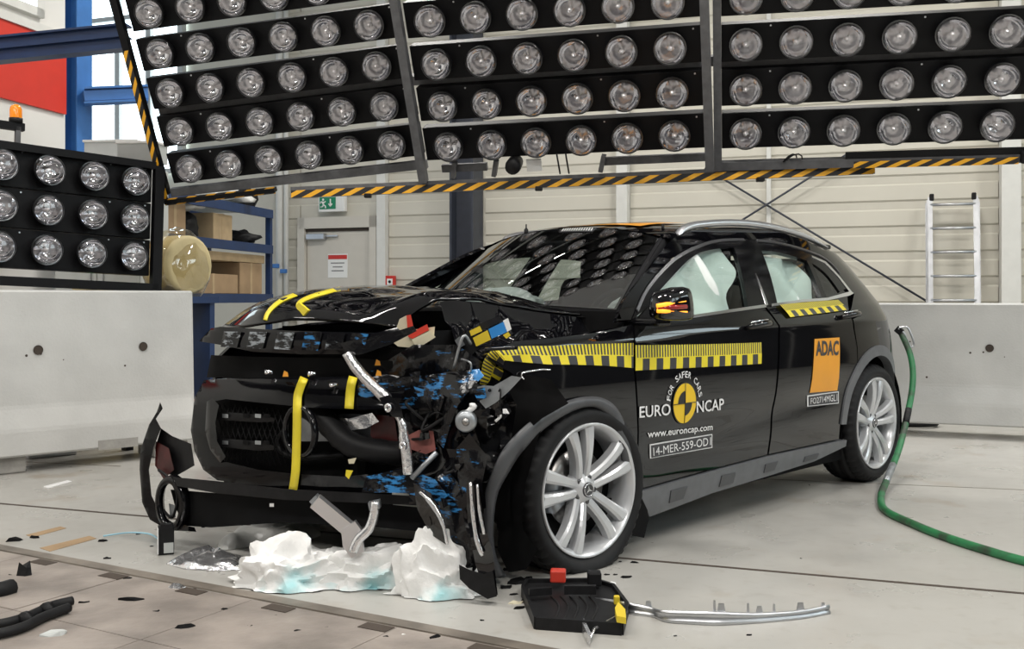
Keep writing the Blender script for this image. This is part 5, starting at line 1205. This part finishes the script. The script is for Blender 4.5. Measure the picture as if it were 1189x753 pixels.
strap('white_clip', 'print_white', [(575, 489), (580, 484), (579, 478)], [3, 4, 3], .03, thick=.01)
fb = bpy.data.objects.new('headlamp_insert', None); COL.objects.link(fb); fb.parent = car
front('cream_block', 'foam_cream', [(455, 396), (464, 370), (472, 366), (476, 383), (505, 379), (504, 390), (484, 404), (462, 402)], off=-.12, thick=.05, step=8, parent=fb)
front('red_frame', 'plastic_red', [(472, 366), (477, 365), (481, 384), (496, 376), (498, 383), (479, 393), (474, 391)], off=-.10, thick=.03, step=8, parent=fb)
front('cream_face', 'foam_cream', [(478, 394), (498, 384), (506, 391), (484, 405)], off=-.095, thick=.03, step=8, parent=fb)
fz = bpy.data.objects.new('fuse_box', None); COL.objects.link(fz); fz.parent = car
for nm, m, q in (('fuse_block', 'yellow_block', [(549, 392), (566, 383), (570, 394), (553, 402)]), ('relay_block', 'blue_block', [(567, 382), (585, 373), (589, 385), (571, 393)]), ('fuse_block', 'yellow_block', [(545, 384), (557, 378), (560, 384), (547, 390)]),
                 ('connector', 'print_white', [(584, 372), (590, 369), (594, 382), (589, 385)]), ('relay_block', 'black_plastic', [(556, 376), (580, 366), (584, 372), (560, 383)]), ('fuse_block', 'yellow_block', [(584, 389), (590, 385), (593, 389), (588, 393)]), ('fuse_tray', 'black_plastic', [(530, 390), (545, 384), (556, 404), (545, 415), (534, 405)]), ('connector', 'steel_raw', [(528, 395), (534, 390), (540, 400), (533, 404)])):
    front(nm, m, q, off=-.18 if m != 'black_plastic' else -.20, thick=.04, step=12, parent=fz)
for i in range(14):                              # loose cables in the crushed bay
    rng = random.Random(40+i); a = rng.uniform(470, 590); b = rng.uniform(395, 560); rod('loose_cable', rng.choice(['black_plastic', 'black_plastic', 'steel_raw', 'gloss_black']), [(a, b, .0), (a+rng.uniform(-18, 18), b+rng.uniform(-14, 22), .05), (a+rng.uniform(-25, 25), b+rng.uniform(-5, 40), .02)], rng.uniform(.003, .007))
for i in range(34):                              # torn scraps of plastic and paint in the crushed corner
    rng = random.Random(90+i); a = rng.uniform(475, 590); b = rng.uniform(425, 600) if a < 560 else rng.uniform(440, 520); q = [(a+rng.uniform(-9, -2), b+rng.uniform(-8, 0)), (a+rng.uniform(0, 8), b+rng.uniform(-10, -2)), (a+rng.uniform(2, 9), b+rng.uniform(0, 8)), (a+rng.uniform(-6, 2), b+rng.uniform(3, 12))]
    front('torn_scrap', rng.choice(['gloss_black', 'paint', 'scraped_light', 'gloss_black', 'scraped_blue']), q, off=rng.uniform(-.02, .07), thick=.006, step=6, amp=.02, freq=15, seed=i, smooth=False)
# ================================================================== hose and debris on the floor
hp = on_y(1047, 383, -.80); hw_ = CO+AX*hp.x+BX*hp.y+Vector((0, 0, hp.z))
pts = [at(1046, 386, 6.60), at(1057, 412, 6.52), at(1060, 440, 6.45), at(1055, 475, 6.35), at(1044, 520, 6.1), gnd(1030, 556, .06), gnd(1023, 576, .02), gnd(1028, 592, .017), gnd(1060, 608, .017), gnd(1100, 624, .017), gnd(1150, 640, .017), gnd(1189, 651, .017), gnd(1300, 678, .017)]
t = thing('air_hose', 'scuffed green hose hanging from the tail and trailing over the floor', 'hose', (pts[6].x, pts[6].y, 0)); sp = smooth_path(pts, 8)
mb = MB(); mb.tube(sp, .019, 12); mb.build('hose', 'hose_green', t, world=True)
k_ = [i for i in range(len(sp)) if 30 <= i < 33]; mb = MB(); mb.tube([sp[i] for i in range(24, 28)], .0205, 12); mb.build('tape_band', 'black_plastic', t, world=True)
mb = MB(); mb.tube([sp[i] for i in range(36, 42)], .0203, 12); mb.build('worn_band', 'steel_raw', t, world=True)
mb = MB(); mb.tube(smooth_path([at(px, py, 6.58) for px, py in ((1043, 381), (1050, 379), (1055, 382), (1061, 398), (1057, 402), (1049, 386), (1043, 381))], 4), .0065, 8); mb.build('carabiner', 'aluminium', t, world=True)
mb = MB(); mb.bar(at(1041, 381, 6.6), at(1047, 386, 6.58), .03, .04); mb.build('coupling', 'black_plastic', t, world=True)

# ---- white paper towels with blue-green fluid stains
def towel_mat():
    m = mat('towel', (.86, .86, .85), .85, bump=.15, bscale=60); N, L, b = nodes_of(m)
    tc = N.new('ShaderNodeTexCoord'); n = N.new('ShaderNodeTexNoise'); n.inputs['Scale'].default_value = 3.6; n.inputs['Detail'].default_value = 3; L.new(tc.outputs['Object'], n.inputs['Vector'])
    r = N.new('ShaderNodeValToRGB'); e = r.color_ramp.elements; e[0].position = .56; e[0].color = (.86, .86, .85, 1); e[1].position = .70; e[1].color = (.28, .62, .66, 1); L.new(n.outputs['Fac'], r.inputs[0]); L.new(r.outputs[0], b.inputs['Base Color'])
towel_mat()
def seg_d(a, b, p, q):
    dx, dy = q[0]-p[0], q[1]-p[1]; t = max(0., min(1., ((a-p[0])*dx+(b-p[1])*dy)/(dx*dx+dy*dy))); return math.hypot(a-p[0]-dx*t, b-p[1]-dy*t)
def towel(label, outline, h, seed, amp=.05, m='towel', f=5.5, peaks=()):
    G = [gnd(*p) for p in outline]; c = sum(G, Vector())/len(G); poly = [(g.x-c.x, g.y-c.y) for g in G]; V, Fc, B = cut_poly(poly, .018); P = []
    for a, b in V:
        e = min(seg_d(a, b, p, q) for p, q in zip(poly, poly[1:]+poly[:1]))
        k = min(1., e/.09); k = k*(2-k); v = Vector((a*f, b*f, seed)); rid = abs(noise.noise(v))*1.5+.6*abs(noise.noise(v*2.3+Vector((4, 1, 0)))); z = h*k*(.45+.9*(1-rid)) + .012*abs(noise.noise(v*5))*k
        for (qx, qy, qh, qr) in peaks:
            g = gnd(qx, qy); z += qh*math.exp(-((a+c.x-g.x)**2+(b+c.y-g.y)**2)/(qr*qr))*k
        dx = .03*noise.noise(v*1.5+Vector((9, 9, 9)))*k; P.append(Vector((a+dx, b+dx*.5, max(z, .002))))
    mb = MB(); mb._add(P, Fc, True); mb.recalc = False; 
    for fa in mb.bm.faces:
        fa.normal_update()
        if fa.normal.z < 0: fa.normal_flip()
    o = mb.build('paper_towel', m, loc=(c.x, c.y, 0)); o.modifiers.new('s', 'SOLIDIFY').thickness = .004; o.modifiers['s'].offset = 0
    return tag(o, label, 'towel')
def heap(label, px, py, wpx, dep, h, seed, peak=0.):
    g = gnd(px, py); hw2 = wpx/2/F*g.y; mb = MB(); bmesh.ops.create_icosphere(mb.bm, subdivisions=5, radius=1)
    bmesh.ops.bisect_plane(mb.bm, geom=mb.bm.verts[:]+mb.bm.edges[:]+mb.bm.faces[:], plane_co=(0, 0, -.12), plane_no=(0, 0, -1), clear_outer=True)
    for v in mb.bm.verts:
        p = v.co.copy(); q = Vector((p.x*1.0+.4*p.z, p.y*1.3, p.z*2.0-.5*p.x))+Vector((seed, seed*.3, 0))
        big = noise.noise(q*1.1); rid = 1-abs(noise.noise(q*1.5+Vector((2, 0, 0))))*2.2; rid2 = 1-abs(noise.noise(q*3.6+Vector((0, 5, 1))))*2.2
        k = .84+.28*big+.20*rid+.07*rid2; zz = max(p.z, 0)
        zz = zz**.85*(1+peak*math.exp(-((p.x+.35)/.45)**2))
        sk = 1+.16*(1-zz)*noise.noise(Vector((p.x*3, p.y*3, seed)))
        v.co = Vector((p.x*hw2*k*1.05*sk, p.y*dep*k*sk, max(.004, zz*h*k)))
    for f in mb.bm.faces: f.smooth = True
    o = mb.build('paper_towel', 'towel', loc=(g.x, g.y, 0)); o.modifiers.new('creases', 'EDGE_SPLIT').split_angle = math.radians(38)
    return tag(o, label, 'towel')
heap('crumpled white paper towel next to the foil piece', 336, 677, 122, .13, .16, 1.)
heap('crumpled white paper towel heap soaked with blue-green coolant under the silver bracket', 428, 677, 112, .11, .15, 7.4)
heap('tall crumpled white paper towel leaning on the broken bumper corner', 508, 688, 104, .09, .19, 3.3, .35)
mat('film_sheet', (.50, .50, .48), .35, var=.12, vscale=7, bump=.5, bscale=12)
o = towel('translucent grey plastic sheet lying under the bumper behind the towels', [(252, 632), (256, 640), (300, 634), (345, 632), (372, 622), (370, 606), (330, 604), (285, 618)], .05, 22., m='film_sheet'); o.name = 'plastic_sheet'; o['category'] = 'sheet'
def dbg(px, py, z=0.): return gnd(px, py, z)
# silver bracket standing on the towels
d0 = 3.68
t = thing('metal_bracket', 'bent silver crash bracket standing up out of the paper towels', 'bracket', gnd(420, 655))
def at_y(px, py, d): return at(px, py, d)
mb = MB(); mb.bar(at(366, 581, d0+.12), at(413, 620, d0+.14), .05, .045, (0, -1, 0)); mb.build('channel', 'satin', t, world=True)
mb = MB(); mb.prism([at(a, b, d0+.12) for a, b in ((359, 582), (366, 575), (374, 582), (366, 590))], (0, .05, 0)); mb.build('channel_lip', 'steel_raw', t, world=True)
mb = MB(); mb.prism([at(a, b, d0+.11) for a, b in ((396, 615), (412, 605), (420, 616), (422, 640), (408, 648), (398, 634))], (0, .03, 0)); mb.build('plate', 'satin', t, world=True)
mb = MB(); mb.tube(smooth_path([at(a, b, d0+.10) for a, b in ((436, 582), (434, 598), (428, 614), (416, 626), (410, 640))], 4), .018, 8); mb.build('bent_arm', 'bright_metal', t, world=True)
mb = MB(); mb.prism([at(a, b, d0+.09) for a, b in ((427, 584), (440, 581), (441, 590), (429, 593))], (0, .04, 0)); mb.build('arm_end', 'steel_raw', t, world=True)
# foil, module, tray, trim strip
o = towel('crumpled dark silver foil piece on the floor beside the towels', [(193, 655), (215, 661), (250, 663), (281, 662), (282, 646), (250, 642), (225, 641), (210, 645)], .035, 31., m='bright_metal', f=9); o.name = 'foil_piece'; o['category'] = 'foil'
p = gnd(193, 645); t = thing('control_module', 'small black module standing upright on the floor with a white label', 'module', p, .35)
hh = (645-612)/F*p.y; ww = 18/F*p.y; mb = MB(); mb.box((0, .04, hh/2), (ww, .05, hh), None, .004); mb.box((0, .03, hh), (ww*.7, .035, .02)); mb.build('housing', 'black_plastic', t)
mb = MB(); mb.box((.01, .0135, hh*.25), (ww*.6, .002, hh*.36)); mb.build('label', 'box_grey', t); mb = MB(); mb.box((-ww*.5, .035, hh/2), (.004, .05, hh*.9)); mb.build('side_plate', 'print_white', t)
# black tray
tc_ = gnd(665, 716); t = thing('plastic_tray', 'broken black battery tray with a red cap on the floor before the wheel', 'tray', tc_)
q = [gnd(*p_) for p_ in ((607, 692), (622, 730), (722, 737), (728, 712), (712, 690), (690, 683), (640, 684), (612, 684))]
V, Fc, B = cut_poly([(g.x, g.y) for g in q], .02); mb = MB(); mb._add([Vector((a, b, .026)) for a, b in V], Fc); mb.build('tray_floor', 'black_plastic', t, world=True)
mb = MB(); 
for a, b in zip(q, q[1:]+q[:1]): mb.bar(a+Vector((0, 0, .02)), b+Vector((0, 0, .02)), .012, .04)
mb.build('tray_wall', 'black_plastic', t, world=True)
for i in range(5):
    mb = MB(); x0 = 640+i*11; mb.tube(smooth_path([gnd(x0, 692, .027), gnd(x0+9, 704, .027), gnd(x0+2, 722, .027)], 5), .0045, 6); mb.build('tray_rib', 'rubber', t, world=True)
mb = MB(); mb.box(gnd(648, 690)+Vector((0, 0, .07)), (.056, .045, .045), Matrix.Rotation(-.1, 3, 'Z'), .006); mb.build('red_cap', 'plastic_red', t, world=True)
mb = MB(); mb.bar(gnd(614, 687, .055), gnd(640, 685, .055), .02, .025); mb.build('tray_clip', 'black_plastic', t, world=True)
mb = MB(); mb.bar(gnd(655, 684, .06), gnd(692, 684, .06), .02, .03); mb.build('tray_clip', 'black_plastic', t, world=True)
mb = MB(); mb.box(gnd(690, 690)+Vector((0, 0, .06)), (.05, .05, .05), None, .006); mb.build('tray_post', 'black_plastic', t, world=True)
mb = MB(); mb.prism([gnd(a, b, .05) for a, b in ((714, 712), (718, 705), (726, 714), (727, 724), (716, 722))], (0, 0, .02)); mb.build('yellow_tab', 'yellow_block', t, world=True); mb = MB(); mb.box(gnd(716, 696, .04), (.02, .02, .03), None, .004); mb.build('yellow_tab', 'yellow_block', t, world=True)
# long silver grille strip
top_ = [(684, 693), (704, 694.5), (735, 700), (758, 705), (770, 708), (800, 709), (830, 709.5), (862, 711), (890, 711), (930, 708), (962, 702)]
bot_ = [(690, 701), (710, 706), (735, 713), (758, 716), (775, 722), (800, 724), (830, 725.5), (862, 724), (890, 722), (930, 718), (963, 712)]
t = thing('grille_strip', 'long bent silver grille strip with upright tabs lying beside the black tray', 'trim strip', gnd(820, 722))
def strip_rows(tp, bt, ytop): 
    T = smooth_path([Vector((*p_, 0)) for p_ in tp], 4); B2 = smooth_path([Vector((*p_, 0)) for p_ in bt], 4); R = []
    for a, b in zip(T, B2):
        g = gnd(b.x, max(b.y, 690)); g.z = .012; d = g.y; u = at(a.x, a.y, d+.012); b3 = at(b.x, b.y, d-.0); R.append([b3, b3.lerp(u, .25)+Vector((0, -.004, .0)), b3.lerp(u, .5)+Vector((0, .010, 0)), b3.lerp(u, .75)+Vector((0, -.002, 0)), u])
    return R
R_ = strip_rows(top_, bot_, 0); mb = MB(); mb.grid(R_); o = mb.build('strip_body', 'aluminium', t, world=True); o.modifiers.new('s', 'SOLIDIFY').thickness = .006
for px, h, w_ in ((752, 10, 10), (838, 14, 12), (884, 12, 10), (926, 13, 12), (958, 7, 6), (833, 18, 4), (869, 16, 4), (902, 14, 4)):
    i = min(range(len(R_)), key=lambda k: abs(CX+F*R_[k][4].x/R_[k][4].y-px)); p_ = R_[i][4]; s_ = p_.y/F; mb = MB(); mb.prism([p_+Vector((-w_*.5*s_, 0, -.02)), p_+Vector((w_*.5*s_, 0, -.02)), p_+Vector((w_*.25*s_, .004, (h-8)*s_*.8+.012)), p_+Vector((-w_*.25*s_, .004, (h-8)*s_*.8+.012))], (0, .006, 0)); mb.build('strip_tab', 'aluminium', t, world=True)
mb = MB(); mb.tube([gnd(683, 745, .01), gnd(690, 730, .02), gnd(720, 712, .03)], [.003, .006, .002], 6); 
tag(mb.build('trim_sliver', 'bright_metal'), 'thin bent bright sliver poking out from the front of the tray', 'debris')
mb = MB(); mb.prism([gnd(a, b, .004) for a, b in ((678, 728), (686, 745), (684, 750), (676, 733))], (0, 0, .03)); tag(mb.build('trim_sliver', 'bright_metal'), 'short pointed bright shard at the front edge of the tray', 'debris')
# dark bolt head by the flat tyre
mb = MB(); mb.lathe([(.001, .03), (.012, .028), (.016, .015), (.012, 0)], 12, gnd(677, 652)); tag(mb.build('loose_bolt', 'steel_raw'), 'grey bolt head lying against the flat front tyre', 'bolt')
# cable bundle at lower left
t = thing('cable_bundle', 'thick black cable bundle lying on the steel track plates', 'cable', gnd(40, 715))
for i, pts_ in enumerate(([(-30, 725), (0, 724), (30, 716), (60, 703), (84, 697)], [(-30, 738), (0, 735), (28, 727), (50, 716), (80, 705)], [(-30, 690), (0, 685), (14, 681)])):
    mb = MB(); mb.tube(smooth_path([gnd(a, b, .022) for a, b in pts_], 5), .016 if i < 2 else .03, 10); mb.build('cable', 'rubber', t, world=True)
for a, b in ((30, 720), (55, 709)): mb = MB(); mb.tube([gnd(a-3, b+1, .022), gnd(a+3, b-1, .022)], .030, 10); mb.build('cable_tie', 'black_plastic', t, world=True)

# brown tape marks on the floor left
for q, lab in ((((30, 621), (38, 623.5), (77, 613), (70, 611)), 'short strip of brown tape stuck on the floor between barrier and longer strip'), (((46, 636), (58, 640), (112, 625), (104, 622)), 'longer strip of brown tape stuck on the floor')):
    mb = MB(); mb.prism([gnd(*p_) for p_ in q], (0, 0, .0015)); tag(mb.build('floor_tape', 'cardboard'), lab, 'tape')
mb = MB(); mb.tube(smooth_path([gnd(120, 622, .01), gnd(150, 618, .012), (gnd(175, 620, .012)), gnd(186, 628, .02)], 5), .004, 6); mat('pale_blue', (.35, .62, .75), .4); tag(mb.build('blue_tube', 'pale_blue'), 'thin pale blue tube curling toward the black module', 'tube')
mb = MB(); mb.prism([gnd(*p_) for p_ in ((50, 565), (78, 558), (84, 559), (56, 567))], (0, 0, .004)); tag(mb.build('paper_scrap', 'print_white'), 'white paper scrap on the floor in front of the white barrier', 'paper')
# scattered shards
def shard(px, py, sz, m, lab, cat='debris', seed=0, h=.5, group=None):
    rng = random.Random(seed); g = gnd(px, py); n_ = rng.randint(5, 7); pts_ = []
    sx, sy = sz if isinstance(sz, tuple) else (sz, sz*.55)
    for k in range(n_): a = 2*PI*k/n_; r = rng.uniform(.6, 1.1); pts_.append(Vector((sx*r*math.cos(a), sy*r*math.sin(a), 0)))
    mb = MB(); zt_ = min(sx, sy)*h; V = pts_+[Vector((p_.x*.8+rng.uniform(-.2, .2)*sx, p_.y*.8, zt_*rng.uniform(.4, 1.3))) for p_ in pts_]
    mb._add(V, [tuple(range(n_-1, -1, -1)), tuple(range(n_, 2*n_))]+[(i, (i+1) % n_, n_+(i+1) % n_, n_+i) for i in range(n_)])
    return tag(mb.build('debris_shard', m, loc=g, rot=(0, 0, rng.uniform(-.5, .5))), lab, cat, group)
LB = 'small black plastic splinter scattered over the floor around the crashed front'
GP = 'black splinters scattered on the floor'
for i, (px, py, s) in enumerate(((118, 628, .03), (18, 627, .05), (40, 624, .03), (12, 668, .02), (125, 648, .02), (148, 672, .02), (152, 697, .045), (96, 700, .03), (215, 729, .04), (182, 710, .02), (160, 620, .012), (176, 634, .012), (236, 612, .012), (448, 740, .022), (505, 741, .03), (535, 745, .014), (345, 733, .02), (380, 728, .013), (290, 727, .014),
        (600, 676, .05), (612, 672, .03), (588, 682, .03), (596, 690, .02), (610, 698, .03), (603, 706, .022), (704, 667, .014), (714, 667, .014), (727, 670, .028), (720, 652, .012), (737, 653, .02), (640, 661, .02), (590, 662, .03), (870, 737, .012), (784, 738, .008), (255, 735, .012), (60, 745, .012), (225, 684, .012), (260, 708, .02), (320, 715, .012), (410, 735, .01), (560, 720, .010), (930, 648, .008), (940, 563, .008))):
    
    lab_ = ('small black plastic splinter lying on the brown track plates' if (py > 617+(px+100)*.19+6) else 'small black plastic splinter between the tray and the broken bumper corner' if (580 < px < 620) else 'small black plastic splinter on the floor beside the flat front tyre' if 620 < px < 760 else 'small black plastic splinter on the floor behind the silver strip' if px >= 760 else 'small black plastic splinter on the pale floor around the broken far bumper corner')
    shard(px, py, s, 'matt_black', lab_, seed=i+1, group=lab_.replace('small black plastic splinter', 'black splinters'))
shard(28, 668, (.045, .03), 'rubber', 'black torn rubber lump at the edge of the steel track', seed=77, h=2.2)
for px, py, s, lab in ((711, 677, .018, 'small white crumb on the floor behind the silver strip'), (470, 738, .02, 'white chip on the track plates near the steel rail'), (205, 682, .045, 'bright silver chip at the edge of the steel rail'), (600, 700, .03, 'cream plastic piece against the side of the tray'), (64, 738, .05, 'pale grey flake on the track plates beside the cable')):
    shard(px, py, s, 'print_white' if 'white' in lab else ('bright_metal' if 'silver' in lab else 'foam_cream' if 'cream' in lab else 'box_grey'), lab, seed=int(px))
